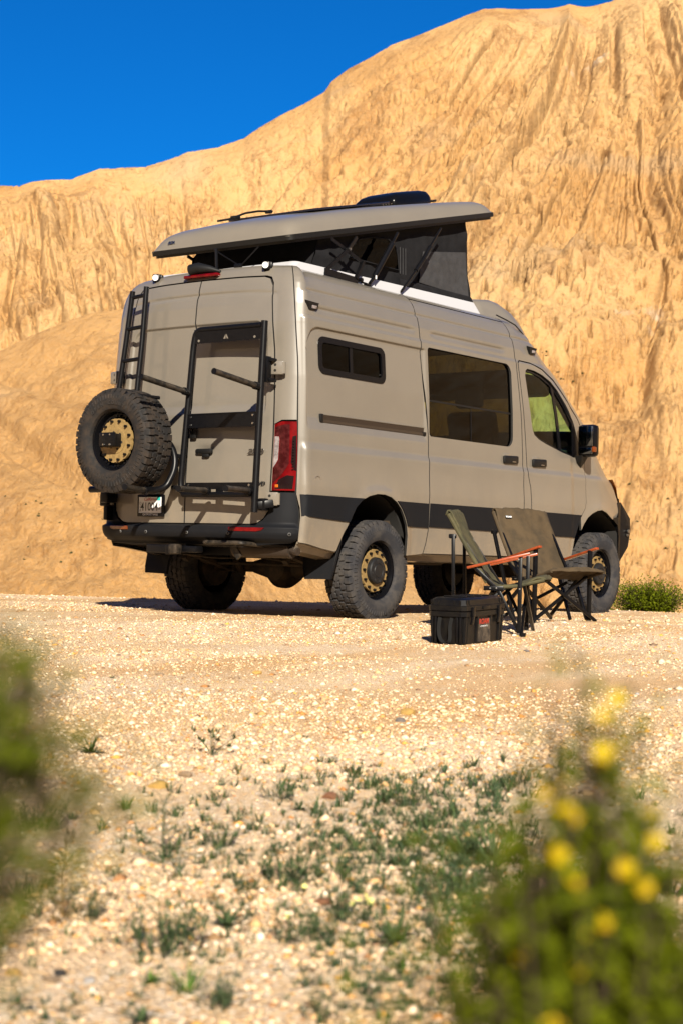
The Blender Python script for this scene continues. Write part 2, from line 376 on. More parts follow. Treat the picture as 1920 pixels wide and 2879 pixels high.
def ridge_fn(pts, depth, k=1.2245):
    U = []; Zs = []
    for x, y in pts:
        P = rayP(x*k, y*k, depth); a, b = ab(P[0], P[1]); U.append(a/b); Zs.append(P[2])
    return lambda u: np.interp(u, U, Zs)
def sheet(name, ridge, b0, b1, z0, us, ts, disp, m, powr=1.0, over=True, **kw):
    U, T = np.meshgrid(us, ts)
    zr = ridge(U); Tc = np.minimum(T, 1)
    B = b0+(b1-b0)*T; Z = z0+(zr-z0)*Tc**powr-np.maximum(T-1, 0)**2*60-np.maximum(T-1, 0)*4
    A = U*B
    D = disp(U*b1, Z, Tc, U)*(1-.90*sm(Tc, .86, 1.0))
    cy = .62; B2 = B-D*cy; Z2 = Z+D*(1-cy*cy)**.5
    X, Y = xy(A, B2)
    return tri_mesh(name, np.stack([X, Y, Z2], -1).reshape(-1, 3), grid_faces(*U.shape)[:, ::-1], m, smooth=True, **kw)
RIDGE = [(-2200, 620), (-1200, 560), (-500, 470), (-200, 432), (0, 425), (50, 427), (100, 417), (165, 412), (230, 389), (330, 384), (390, 366), (430, 349), (500, 338), (560, 318), (600, 290), (650, 262), (700, 238), (745, 212), (760, 190), (800, 160), (850, 135), (900, 106), (960, 86), (1020, 62), (1070, 42), (1110, 29), (1180, 26), (1250, 21), (1330, 12), (1400, 3), (1480, -22), (1568, -48), (1900, -140), (2600, -200), (4500, 60)]
def hill_disp(a, z, t, u):
    wv = 2.4*fbm(a*.09, z*.09, 3.1, 3)+.30*fbm(a*.45, z*.45, 6.6, 3)
    lean = np.interp(a, [-20, -8, -1, 5, 10, 15, 24], [.30, .25, -.55, -.85, -.55, .15, .60])   # rills fan out from the summit
    s = a+(z-12)*lean+wv
    big = 3.2*fbm(a*.07, z*.06, 5.5, 3)+1.5*(1-np.abs(fbm(s*.12, z*.03, 7.7, 2))*2.4)
    gul = (1-.85*sm(t, .88, .95))*(.45+.55*sm(t, .05, .35))       # smooth cap along the ridge, gullies below it
    m1 = .55*sm(fbm(a*.08+3, z*.10, 9.9, 2), -.35, .05); m2 = sm(fbm(a*.10, z*.12, 4.9, 2), -.45, .0)
    c1 = -1.25*np.exp(-(vnoise(s*.34, z*.035, 3.3)/.14)**2)*m1
    c2 = -.62*np.exp(-(vnoise(s*.95+9, z*.08, 5.3)/.20)**2)*m2
    c3_ = -.40*np.exp(-(vnoise(s*2.6+3, z*.16, 6.3)/.24)**2)*sm(fbm(a*.15, z*.15, 14.9, 2), -.5, .0)
    lump = .26*fbm(a*.55, z*.60, 4.1, 5, .65)
    rocky = sm(fbm(a*.06+9, z*.07+2, 1.9, 3), -.20, .15)
    pit = -.50*sm(fbm(a*1.7, z*1.8, 2.4, 4, .65), .16, .40)-.26*sm(fbm(a*4.6, z*5.0, 8.4, 3), .12, .36)
    band = .30*np.sin(z*1.9+4*fbm(a*.08, z*.05, 6.1, 3))*sm(fbm(a*.05, z*.12, 12.1, 3), -.05, .25)
    return big+(c1+c2+c3_)*gul+lump+pit*(.45+1.1*rocky)+band+.12*fbm(a*3.5, z*3.5, 1.4, 3)
us = np.concatenate([np.linspace(-1.2, -.25, 60), np.linspace(-.245, .245, 760), np.linspace(.25, 1.2, 60)])
ts = np.concatenate([np.linspace(0, 1.03, 620), np.linspace(1.05, 1.6, 8)])
hill = sheet('hill', ridge_fn(RIDGE, 84), 40, 84, -7.0, us, ts, hill_disp, HILLM, .93, kind='structure')
SPUR = [(-2500, 1150), (-900, 960), (-300, 868), (-120, 836), (0, 804), (70, 770), (140, 742), (210, 718), (290, 707), (350, 716), (450, 760), (600, 860), (780, 1010), (900, 1120), (1050, 1260), (1150, 1330), (1250, 1372), (1568, 1420), (2500, 1500)]
def spur_disp(a, z, t, u):
    return .5*fbm(a*.2, z*.25, 2.2, 4)+.20*fbm(a*1.0, z*1.5, 3.3, 5, .66)-.30*np.exp(-(vnoise(a*.55+z*.8, z*.12, 9.3)/.16)**2)+.16*(1-np.abs(fbm(a*.22+z*.1, z*1.1, 5.3, 3))*2.5)+.07*fbm(a*4, z*4, 2.2, 3)
us2 = np.concatenate([np.linspace(-1.2, -.25, 30), np.linspace(-.245, .2, 520)]); ts2 = np.concatenate([np.linspace(0, 1.02, 330), np.linspace(1.04, 1.5, 6)])
spur = sheet('hill_spur', ridge_fn(SPUR, 52), 30, 52, -6.0, us2, ts2, spur_disp, SPURM, .8, kind='structure')

# ================================================================= VAN
van = empty('camper_van', (0, 0, 0), label='lifted tan high-roof camper van with raised pop-top, seen from behind', category='van')
# ---- section table
_p0, _p1, _p2, _p3 = (-.97, 1.0), (-1.07, 1.0), (-1.137, .90), (-1.15, .80)
_t = np.linspace(0, 1, 40)[:, None]
_bz = (1-_t)**3*np.array(_p0)+3*(1-_t)**2*_t*np.array(_p1)+3*(1-_t)*_t**2*np.array(_p2)+_t**3*np.array(_p3)
_yy = np.linspace(.8, -.2, 60)[1:]; _rr = np.stack([-1.20+.05*(_yy/.8)**2, _yy], -1)
_path = np.concatenate([_bz, _rr]); _s = np.concatenate([[0], np.cumsum(np.hypot(*np.diff(_path, axis=0).T))])
QT = -.97-_s
def q_of_y(y): return float(np.interp(-y, -_path[:, 1], QT))        # |y| on the rear -> q
QC = q_of_y(0.0)
def sec(q):
    q = np.asarray(q, float)
    x = np.where(q >= -.97, q, np.interp(-q, -QT, _path[:, 0])); y = np.where(q >= -.97, 1.0, np.interp(-q, -QT, _path[:, 1]))
    y = y-.10*(np.maximum(q-3.3, 0)/.9)**2
    return x, y
TUMZ = [.3, .5, .75, 1.0, 1.35, 1.8, 2.2, 2.6, 3.0]; TUMV = [.06, .035, .010, 0, 0, .015, .045, .060, .07]
ED = [0, .01, .03, .06, .10, .15, .2, .3, .45]; EV = [.26, .20, .145, .10, .062, .035, .02, .005, 0]
LZ = [.3, 1.0, 1.6, 2.2, 2.6]; LV = [0, 0, .03, .06, .085]
ZTX = [-1.2, 1.9, 2.05, 2.2, 2.31, 2.53, 2.80, 3.05, 3.30, 3.61, 3.80, 3.94, 4.02, 4.12, 4.2]
ZTZ = [2.66, 2.66, 2.655, 2.60, 2.55, 2.385, 2.215, 2.03, 1.845, 1.545, 1.42, 1.35, 1.275, 1.10, .9]
def zt(q):
    q = np.asarray(q, float); x, y = sec(q)
    return np.where(q < -.97, 2.66+.014*(1-np.clip(np.abs(y)/1.0, 0, 1)**2), np.interp(q, ZTX, ZTZ))
def esc(q):
    return np.interp(q, [-2.2, QC+.5, -1.05, -.9, 1.95, 2.3, 3.4, 3.8, 4.2], [.5, .5, .8, 1, 1, .5, .45, .8, .9])
def groove(z, z0, wd, d): return -d*np.exp(-((z-z0)/wd)**2)
RARCH = [(-.50, .74), (-.475, .80), (-.43, .86), (-.36, .915), (-.27, .95), (-.17, .97), (-.07, .97), (.02, .953), (.10, .915), (.17, .86), (.215, .80), (.25, .74), (.275, .66), (.285, .50)]
FARCH = [(3.02, .50), (3.04, .62), (3.08, .71), (3.12, .78), (3.17, .84), (3.24, .90), (3.33, .945), (3.43, .975), (3.53, .985), (3.63, .965), (3.72, .93), (3.79, .905)]
def arch_dist(q, z):
    d = np.full(np.shape(q), 9.0)
    for L in (RARCH, FARCH):
        P = np.array(L)
        for i in range(len(P)-1):
            a, b = P[i], P[i+1]; ab_ = b-a; t = np.clip(((q-a[0])*ab_[0]+(z-a[1])*ab_[1])/(ab_@ab_), 0, 1)
            d = np.minimum(d, np.hypot(q-a[0]-t*ab_[0], z-a[1]-t*ab_[1]))
    return d
def feat(q, z):
    """pressed shapes of the body sides and rear, metres outward"""
    side = sm(q, -1.07, -1.0)
    d = side*(.015*sm(z, 1.325, 1.255)+.012*sm(z, 1.20, .95))
    lineA = side*(sm(q, -1.02, -.9)*(1-sm(q, 2.9, 3.1)))
    d = d+lineA*groove(z, 2.455, .014, .011)+side*(.009*sm(z, 2.46, 2.44))*(1-sm(q, 3.0, 3.3))
    mB = side*np.maximum(sm(q, -.92, -.82)*(1-sm(q, .34, .44)), sm(q, .62, .72)*(1-sm(q, 1.72, 1.84)))
    d = d+mB*groove(z, 2.325, .012, .012)
    d = d+side*(.009*sm(z, 2.262, 2.24))*(1-sm(q, 2.9, 3.0))
    # recessed quarter panel
    r = .16; x0, x1, z0, z1 = -1.01, 9.0, 1.40, 2.185
    dx = np.maximum(x0+r-q, 0); dz = np.maximum(z-(z1-r), 0)
    inside = np.where((dx > 0) & (dz > 0), r-np.hypot(dx, dz), np.minimum(q-x0, z1-z))
    rec = sm(inside, -.004, .014)*sm(z, 1.40, 1.52)*(1-sm(q, .52, .56))*side
    d = d-.020*rec
    ad = arch_dist(q, z)
    d = d+.013*np.exp(-(ad/.055)**2)*side
    # rear doors
    xs, ys = sec(q); rear = 1-sm(q, QC+.76, QC+.80)
    d = d+rear*(groove(z, 2.452-.02*(ys/.8)**2, .014, .011)+.006*sm(z, 2.46, 2.44))
    dy = np.minimum(.72-ys, 9); rr = .12; ddx = np.maximum(ys-(.72-rr), 0); ddz = np.maximum(z-(2.225-rr), 0)
    ins = np.where((ddx > 0) & (ddz > 0), rr-np.hypot(ddx, ddz), np.minimum(dy, 2.225-z))
    d = d-.017*rear*sm(ins, -.004, .016)*sm(z, 1.52, 1.60)
    hp = np.exp(-((ys-.175)/.085)**2-((z-1.255)/.035)**2)
    d = d-.018*rear*hp
    return d
def F(q, z, off=0.0, f=True, extra=None):
    q = np.asarray(q, float); z = np.asarray(z, float)
    x, y = sec(q); h = 1e-3; xa, ya = sec(q+h); xb, yb = sec(q-h)
    tx, ty = xa-xb, ya-yb; L = np.hypot(tx, ty); nx, ny = -ty/L, tx/L       # outward normal of the section, right half with |y|
    tum = np.interp(z, TUMZ, TUMV); e = np.interp(zt(q)-z, ED, EV)*esc(q)
    d = off+0*e; ex = x-np.maximum(x, -.80); ey = y-np.minimum(y, .65); ey = np.where(x > -.80, 1.0, ey); ex = np.where(x > -.80, 0.0, ex); el = np.maximum(np.hypot(ex, ey), 1e-9); ex, ey = ex/el, ey/el
    if f: d = d+feat(q, z)
    if extra is not None: d = d+extra(q, z)
    X = x+np.interp(z, LZ, LV)*np.clip((-.95-x)/.2, 0, 1)+nx*d-ex*e
    Yv = y*(1-tum)+ny*d-ey*e
    return np.stack([X, -Yv, z], -1)
def Fn(q, z, off=0.0, f=True, extra=None):
    h = 4e-3; k = dict(off=off, f=f, extra=extra)
    a = F(q+h, z, **k)-F(q-h, z, **k); b = F(q, z+h, **k)-F(q, z-h, **k)
    n = np.cross(a, b); n /= np.maximum(np.linalg.norm(n, axis=-1, keepdims=True), 1e-9); return n
def rrect(x0, z0, x1, z1, r, n=5):
    R = r if isinstance(r, (list, tuple)) else (r,)*4; o = []
    for (cx, cz, r_, a0) in ((x1-R[0], z0+R[0], R[0], -90), (x1-R[1], z1-R[1], R[1], 0), (x0+R[2], z1-R[2], R[2], 90), (x0+R[3], z0+R[3], R[3], 180)):
        for i in range(n+1):
            a = rad(a0+90*i/n); o.append((cx+r_*math.cos(a), cz+r_*math.sin(a)))
    return o
def dens(P, step=.03, closed=True):
    o = []; n = len(P)
    for i in range(n if closed else n-1):
        a = np.array(P[i]); b = np.array(P[(i+1) % n]); k = max(1, int(np.ceil(np.hypot(*(b-a))/step)))
        for j in range(k): o.append(tuple(a+(b-a)*j/k))
    return o
def pip(x, y, P):
    P = np.asarray(P); r = np.zeros(len(x), bool); j = len(P)-1
    for i in range(len(P)):
        c = ((P[i, 1] > y) != (P[j, 1] > y)); dd = P[j, 1]-P[i, 1]; dd = dd if abs(dd) > 1e-12 else 1e-12
        r ^= c & (x < (P[j, 0]-P[i, 0])*(y-P[i, 1])/dd+P[i, 0]); j = i
    return r
def bdist(x, y, P):
    P = np.asarray(P); d = np.full(len(x), 9.0)
    for i in range(len(P)):
        a = P[i-1]; b = P[i]; v = b-a; L = v@v
        if L < 1e-12: continue
        t = np.clip(((x-a[0])*v[0]+(y-a[1])*v[1])/L, 0, 1); d = np.minimum(d, np.hypot(x-a[0]-t*v[0], y-a[1]-t*v[1]))
    return d
FEATZ = [2.415, 2.422, 2.429, 2.436, 2.442, 2.448, 2.454, 2.460, 2.466, 2.473, 2.480, 2.232, 2.226, 2.220, 2.214, 2.207, 2.2, 1.245, 1.26, 1.275, 1.305, 1.315, 2.305, 2.316, 2.325, 2.334, 2.346, 2.235, 2.245, 2.255, 2.265, 2.19, 2.184, 2.178, 2.17, 1.22, 1.29, 1.33]
FEATQ = [-1.015, -1.008, -1.002, -.996, -.99, .525, .54]+[q_of_y(v) for v in (.728, .722, .716, .710, .703, .696)]
FEATPTS = []
for ins_ in (-.006, -.002, .003, .008, .014, .020):
    for a_ in np.arange(90, 181, 4.5):
        FEATPTS.append((-1.01+.16+(.16-ins_)*math.cos(rad(a_)), 2.185-.16+(.16-ins_)*math.sin(rad(a_))))
        FEATPTS.append((q_of_y(.60-(.12-ins_)*math.cos(rad(a_))), 2.225-.12+(.12-ins_)*math.sin(rad(a_))))
FEATPTS = np.array(FEATPTS)
def panel(name, P, m, parent, holes=(), off=0.0, step=.022, f=True, extra=None, mirror=False, thick=0, ez=(), **kw):
    P = dens(P, step); holes = [dens(h, step) for h in holes]
    if m is PAINT: P = [(a_, float(zt(a_))) if abs(z_-float(zt(a_))) < .0125 and z_ > 1.5 else (a_, z_) for a_, z_ in P]
    xs = [p[0] for p in P]; zs = [p[1] for p in P]
    gq = np.arange(min(xs), max(xs), step); gz = np.arange(min(zs), max(zs), step)
    if f:
        gz = np.unique(np.concatenate([gz[np.all(np.abs(gz[:, None]-np.array(FEATZ)) > .006, axis=1)], [v for v in FEATZ if min(zs) < v < max(zs)]]))
        gq = np.unique(np.concatenate([gq, [v for v in FEATQ if min(xs) < v < max(xs)]]))
    top = 2.66
    gz = np.unique(np.concatenate([gz, [v for v in (2.655, 2.65, 2.64, 2.63, 2.61, 2.58)+tuple(ez) if min(zs) < v < max(zs)]]))
    GQ, GZ = [v.ravel() for v in np.meshgrid(gq, gz)]
    if f:
        dmin = np.full(len(GQ), 9.0)
        for fx_, fz_ in FEATPTS: dmin = np.minimum(dmin, np.hypot(GQ-fx_, GZ-fz_))
        GQ = np.concatenate([GQ[dmin > .008], FEATPTS[:, 0]]); GZ = np.concatenate([GZ[dmin > .008], FEATPTS[:, 1]])
    ok = pip(GQ, GZ, P) & (bdist(GQ, GZ, P) > .005)
    for h in holes: ok &= ~pip(GQ, GZ, h) & (bdist(GQ, GZ, h) > .005)
    GQ, GZ = GQ[ok], GZ[ok]
    pts = list(P); ed = [(i, (i+1) % len(P)) for i in range(len(P))]
    for h in holes:
        b = len(pts); pts += h; ed += [(b+i, b+(i+1) % len(h)) for i in range(len(h))]
    pts += list(zip(GQ, GZ))
    vo, eo, fo, *_ = delaunay_2d_cdt([Vector((float(a), float(b))) for a, b in pts], ed, [], 0, 1e-5)
    V = np.array([(v.x, v.y) for v in vo]); Fc = np.array([f_ for f_ in fo])
    cen = V[Fc].mean(1); k = pip(cen[:, 0], cen[:, 1], P)
    for h in holes: k &= ~pip(cen[:, 0], cen[:, 1], h)
    Fc = Fc[k]
    W = F(V[:, 0], V[:, 1], off, f, extra); N = Fn(V[:, 0], V[:, 1], off, f, extra)
    if thick:                                           # folded edges, so that a panel is not paper thin
        pass
    if mirror: W[:, 1] *= -1; N[:, 1] *= -1
    e1 = W[Fc[:, 1]]-W[Fc[:, 0]]; e2 = W[Fc[:, 2]]-W[Fc[:, 0]]; flip = (np.cross(e1, e2)*N[Fc[:, 0]]).sum(1) < 0
    Fc[flip] = Fc[flip][:, ::-1]
    used = np.unique(Fc); rm = -np.ones(len(V), int); rm[used] = np.arange(len(used))
    W, N, Fc = W[used], N[used], rm[Fc]
    if thick:
        loops = {}
        for a, b, c in Fc:
            for e in ((a, b), (b, c), (c, a)): loops[e] = 1
        bd = [e for e in loops if (e[1], e[0]) not in loops]
        V2 = V[used]; ztv = zt(V2[:, 0]); bd = [e for e in bd if not (V2[e[0], 1] > ztv[e[0]]-.02 and V2[e[1], 1] > ztv[e[1]]-.02)]
        Wl = list(map(tuple, W)); Nl = list(map(tuple, N)); Fl = [tuple(f_) for f_ in Fc]
        cache = {}
        for a, b in bd:
            q = []
            for i, side_ in ((a, 0), (b, 0), (b, 1), (a, 1)):
                Wl.append(tuple(W[i]-N[i]*thick*side_)); q.append(len(Wl)-1)
            t = np.array(W[b])-np.array(W[a]); nn = np.cross(t, N[a]); nn = nn/max(np.linalg.norm(nn), 1e-9)
            Nl += [tuple(nn)]*4; Fl.append((q[0], q[3], q[2], q[1]))
        nf = len(Fc); W, N, Fc = Wl, Nl, Fl
        if m in (PAINT,): return mesh_from(name, W, Fc, [m, INNER], parent, normals=N, mi=[0]*nf+[1]*(len(Fl)-nf), **kw)  # painted panels get dark edges, shade of the gaps put into the colour
    return mesh_from(name, W, Fc, m, parent, normals=N, **kw)
def both(name, P, m, parent=None, **kw):
    a = panel(name, P, m, parent or van, **kw); b = panel(name, P, m, parent or van, mirror=True, **kw); return a, b
g = .0055
QCS = [(q_of_y(.8)+.145, 0)]
def cs(z): return float(np.interp(z, [.5, .77, .83, .93, 1.5, 1.94, 2.22, 2.57, 2.66], [-1.04, -1.04, -1.045, -1.07, -1.08, -1.085, -1.10, -1.13, -1.14]))
CSL = [.58, .77, .83, .93, 1.2, 1.5, 1.94, 2.22, 2.4, 2.57, 2.655]
SLR = [(.535, .52), (.56, .60), (.575, .70), (.565, .92), (.57, 1.2), (.57, 1.45), (.54, 1.76), (.52, 2.0), (.497, 2.22), (.480, 2.40), (.472, 2.49), (.478, 2.59)]
def slr(z): return float(np.interp(z, [p[1] for p in SLR], [p[0] for p in SLR]))
SLF = [(2.06, .52), (2.06, 1.39), (2.045, 1.7), (2.02, 1.95), (1.985, 2.25), (1.955, 2.46), (1.94, 2.59)]
FDR = [(2.19, .52), (2.19, .96), (2.18, 1.14), (2.14, 1.24), (2.11, 1.57), (2.07, 1.9), (2.035, 2.13), (2.02, 2.235)]
FDT = [(2.05, 2.252), (2.24, 2.25), (2.45, 2.215), (2.66, 2.135), (2.80, 2.04), (2.95, 1.93), (3.10, 1.82), (3.22, 1.68), (3.25, 1.56)]
FDF = [(3.22, 1.41), (3.225, 1.05), (3.21, 1.0), (3.11, .90), (3.06, .80), (3.015, .71), (2.98, .52)]
WIN = rrect(-.825, 1.865, -.02, 2.10, .05)
# ---- quarter panel
P = [(cs(z)+g, z) for z in CSL]
P = P[0:0]+[(cs(z)+g, z) for z in reversed(CSL)]                     # rear edge, top to bottom
P += [(-1.035+g, .575), (-.80, .535), (-.64, .515), (-.62, .52), (-.565, .63), (-.525, .70), (-.512, .735)]
P += RARCH[1:]+[(.30, .50), (.50, .515)]
P += [(slr(z)-g, z) for z in (.52, .6, .7, .92, 1.2, 1.45, 1.76, 2.0, 2.22, 2.4, 2.49, 2.59)]+[(.478-g, 2.655)]
both('quarter_panel', P, PAINT, holes=[WIN], thick=.02)
# ---- sliding door (left side: fixed panel of the same cut)
BW = rrect(.585, 1.475, 1.895, 2.205, (.09, .09, .03, .03))
P = [(slr(z)+g, z) for z in reversed((.52, .6, .7, .92, 1.2, 1.45, 1.76, 2.0, 2.22, 2.4, 2.49, 2.59))]+[(x-g, z) for x, z in SLF]
sd = panel('sliding_door', P, PAINT, van, holes=[BW], thick=.02)
panel('side_panel', P, PAINT, van, holes=[BW], thick=.02, mirror=True)
# roof edge above the slider
both('roof_rail', [(.478+g, 2.655), (.478+g, 2.60), (1.94, 2.60), (1.97, 2.655)], PAINT, thick=.02)
# ---- cab side with the B pillar strip
P = [(x+g, z) for x, z in SLF]+[(1.97, 2.64), (2.05, 2.65), (2.2, 2.595), (2.31, 2.545), (2.53, 2.38), (2.80, 2.21), (3.05, 2.025), (3.30, 1.84), (3.45, 1.695)]
P += [(3.34, 1.66), (3.27, 1.68)]+[(x+.012, z+.012) for x, z in reversed(FDT[:-1])][0:]+[(x-g, z) for x, z in reversed(FDR)]
P = [(x+g, z) for x, z in SLF]+[(1.97, 2.645), (2.05, 2.648), (2.2, 2.597), (2.31, 2.547), (2.53, 2.382), (2.80, 2.212), (3.05, 2.027), (3.30, 1.842), (3.44, 1.70), (3.35, 1.60)]
P += [(3.245, 1.66), (3.11, 1.835), (2.96, 1.945), (2.81, 2.055), (2.67, 2.15), (2.455, 2.227), (2.24, 2.262), (2.05, 2.264), (2.012, 2.24)]+[(x-g, z) for x, z in reversed(FDR[:-1])]
both('cab_side', P, PAINT, thick=.02)
FW = [(2.215, 1.74), (2.235, 1.66), (2.27, 1.61), (2.35, 1.575), (2.47, 1.545), (2.78, 1.485), (3.00, 1.455), (3.10, 1.46), (3.12, 1.50), (3.10, 1.60), (3.0, 1.79), (2.86, 1.94), (2.72, 2.055), (2.60, 2.125), (2.45, 2.17), (2.30, 2.195), (2.18, 2.20), (2.145, 2.18), (2.135, 2.13)]
P = [(x+g, z) for x, z in FDR]+FDT+FDF
fd = both('front_door', P, PAINT, holes=[FW], thick=.02)
P = [(3.225+g, 1.05), (3.22+g, 1.41), (3.25+g, 1.56), (3.36, 1.585), (3.45, 1.69), (3.61, 1.54), (3.80, 1.415), (3.94, 1.345), (4.02, 1.27), (4.10, 1.12), (4.08, 1.02), (3.99, .93), (3.79, .905)]+list(reversed(FARCH))[1:]
P = [p for p in P if not (p[0] < 3.11 and p[1] < .9)]+[(3.115+g, .90), (3.215, 1.0)]
both('fender', P, PAINT, thick=.02)
both('fender_skirt', [(3.115+g, .895), (3.02, .705), (2.985, .53), (3.02, .53), (3.04, .62), (3.08, .71), (3.115, .78)], CLAD, f=False)
# ---- rear: corner pillar and header around the doors
yq = q_of_y
def dq(z): return yq(float(np.interp(z, [.7, 1.5, 2.0, 2.45, 2.6], [.795, .795, .785, .745, .735])))
LMP_T = 1.465; LMP_B = .945
P = [(QC, 2.582), (yq(.4), 2.580), (yq(.66), 2.574), (yq(.715), 2.560), (dq(2.5)+g, 2.51), (dq(2.3)+g, 2.3), (dq(2.0)+g, 2.0), (dq(1.6)+g, 1.6), (dq(1.45)+g, LMP_T-.02),
     (yq(.86), LMP_T+.01), (cs(1.46)-g, LMP_T+.012)]+[(cs(z)-g, z) for z in (1.5, 1.94, 2.22, 2.4, 2.57, 2.655)]+[(-1.2, 2.656), (yq(.8), 2.659), (yq(.6), 2.664), (yq(.3), 2.667), (QC, 2.668)]
both('corner_pillar', P, PAINT, thick=.02)
# ---- rear doors
P = [(QC+.006, .705), (QC+.006, 2.570), (yq(.4), 2.568), (yq(.64), 2.562), (yq(.70), 2.546), (dq(2.5)-g, 2.49), (dq(2.3)-g, 2.3), (dq(2.0)-g, 2.0), (dq(1.6)-g, 1.6), (dq(1.2)-g, 1.2), (dq(.9)-g, .88),
     (dq(.8)-.01, .80), (dq(.8)-.045, .745), (dq(.8)-.10, .712), (dq(.8)-.15, .705)]
both('rear_door', P, PAINT, thick=.02)
# lower wrap strip between door and lamp
both('door_jamb', [(dq(1.4)+g, 1.44), (dq(1.4)+.018, 1.445), (dq(1.4)+.018, .95), (dq(1.4)+g, .95)], PAINT, f=False)
# ---- dark inner shell (seen as seams), with the windows and arches cut
P = [(QC-.02, .60), (QC-.02, 2.62), (-1.2, 2.60), (-.9, 2.60), (1.9, 2.60), (2.15, 2.56), (2.53, 2.37), (2.8, 2.2), (3.05, 2.0), (3.3, 1.80), (3.6, 1.52), (3.9, 1.34), (4.06, 1.12), (4.0, .95), (3.79, .92)]+[(a, b+.01) for a, b in reversed(FARCH)][1:]+[(2.9, .55), (.5, .55)]+[(a+(.01 if a > -.1 else -.01), b+.01) for a, b in reversed(RARCH[:-1])]+[(-.6, .60)]
FWi = [(2.5+(a-2.5)*1.0, b) for a, b in FW]
both('inner_shell', P, INNER, holes=[WIN, BW, FWi], off=-.028, f=False, step=.06)
# ---- roof skin, hood, windscreen
def edge_pt(q): return F(np.array([q]), zt(np.array([q])), 0, False)[0]
def cap_strip(name, qs, m, bul, crown, n=17, **kw):
    V = []; k = np.linspace(-1, 1, n)
    for i, q in enumerate(qs):
        e = edge_pt(q); b = bul(q); c = crown(q)
        for kk in k: V.append((e[0]+b*(1-kk**2), e[1]*-kk*-1, e[2]+c*(1-kk**2)))
    Fc = [(i*n+j, i*n+j+1, (i+1)*n+j+1, (i+1)*n+j) for i in range(len(qs)-1) for j in range(n-1)]
    return mesh_from(name, V, Fc, m, van, **kw)
bul = lambda q: float(np.interp(q, [1.9, 2.4, 3.4, 4.2], [0, .10, .22, .30])); crn = lambda q: float(np.interp(q, [-1, 1.9, 2.3, 3.4, 4.1], [.015, .02, .05, .04, .07]))
cap_strip('roof_skin', list(np.linspace(-.9, 2.3, 30)), PAINT2, bul, crn)
cap_strip('windscreen_header', list(np.linspace(2.3, 2.5, 5)), TRIM, bul, crn)
cap_strip('windscreen', list(np.linspace(2.5, 3.42, 16)), GL_TINT, bul, crn)
cap_strip('cowl', list(np.linspace(3.42, 3.56, 4)), TRIM, bul, crn)
cap_strip('hood', list(np.linspace(3.56, 4.12, 14)), PAINT, bul, crn)
# rear part of the roof: from the straight row at x=-.9 to the rear edge path
n = 33; V = []
qa = np.linspace(-.9, QC, 17); pr = F(qa, zt(qa), 0, False); pl = pr[::-1][1:].copy(); pl[:, 1] *= -1
path = np.concatenate([pr, pl]); e = edge_pt(-.9)
for p in path: V.append(tuple(p))
kk = np.linspace(-1, 1, n)
for k in kk: V.append((e[0], abs(e[1])*k, e[2]+.015*(1-k*k)))
mesh_from('roof_rear_skin', V, [(j+1, j, n+j, n+j+1) for j in range(n-1)], PAINT2, van)
# nose, grille
b = MB()
rows = []
for z, xx in ((1.12, 0), (1.0, .04), (.85, .05), (.6, .03), (.45, -.05)):
    rows.append([(4.12+.42*(1-abs(k)**3)+xx, -.90*k, z+.05*(1-k*k)) for k in np.linspace(-1, 1, 15)])
b.add([p for r in rows for p in r], [(i*15+j, i*15+j+1, (i+1)*15+j+1, (i+1)*15+j) for i in range(4) for j in range(14)])
b.build('grille', TRIM, van)
for s in (-1, 1):
    b = MB(); P = [(3.93, -.925, 1.30), (4.06, -.905, 1.24), (4.16, -.86, 1.12), (4.17, -.86, 1.05), (4.10, -.905, 1.10), (4.0, -.93, 1.22)]
    P2 = [(x+.10, y+.12, z) for x, y, z in P]
    b.add([(x, y*-s if s > 0 else y, z) for x, y, z in P+P2], [(0, 1, 2, 3, 4, 5), (0, 6, 7, 1), (1, 7, 8, 2), (2, 8, 9, 3), (3, 9, 10, 4), (4, 10, 11, 5), (5, 11, 6, 0)])
    b.build('headlight', AMBER, van)
# ---- cladding strips
for a, c, nm in ((-1.032, -.512, 'side_cladding'), (.262, .563, 'side_cladding'), (.580, 2.052, 'side_cladding'), (2.066, 2.182, 'side_cladding'), (2.196, 3.025, 'side_cladding')):
    L = [(a, .735 if a > 0 else .765), (c, .722 if a > 0 else .742), (c, .928), (a, .928)]
    if nm and a == -1.032: L = [(a, .768), (-.512, .74), (-.485, .79), (-.44, .858), (-.38, .905), (-.34, .928), (a-.015, .928)]
    if a == .262: L = [(.262, .73), (.566, .727), (.558, .925), (.10, .927), (.178, .86), (.225, .80)]
    if a > 2.19: L = [(a, .716), (3.005, .708), (3.05, .80), (3.10, .895), (3.13, .922), (a, .926)]
    both(nm, L, CLAD, off=.009, thick=.012, f=True, step=.05)
# lower sill tucked under, reaches back to the arch
for s in (1, -1):
    mb = MB()
    for x0, x1 in ((-1.03, -.56), (.29, 2.99)):
        z = .572 if x0 < 0 else .512; z2 = .512 if x0 < 0 else .505
        mb.add([(x0, -.958*s, z), (x1, -.958*s, z2), (x1, -.93*s, z2-.055), (x0, -.93*s, z-.055), (x1, -.80*s, z2-.065), (x0, -.80*s, z-.065)], [(0, 1, 2, 3), (3, 2, 4, 5)])
        mb.tube([(x0, -.963*s, z), (x1, -.963*s, z2)], .009, 6)
    mb.build('sill', PAINT, van)
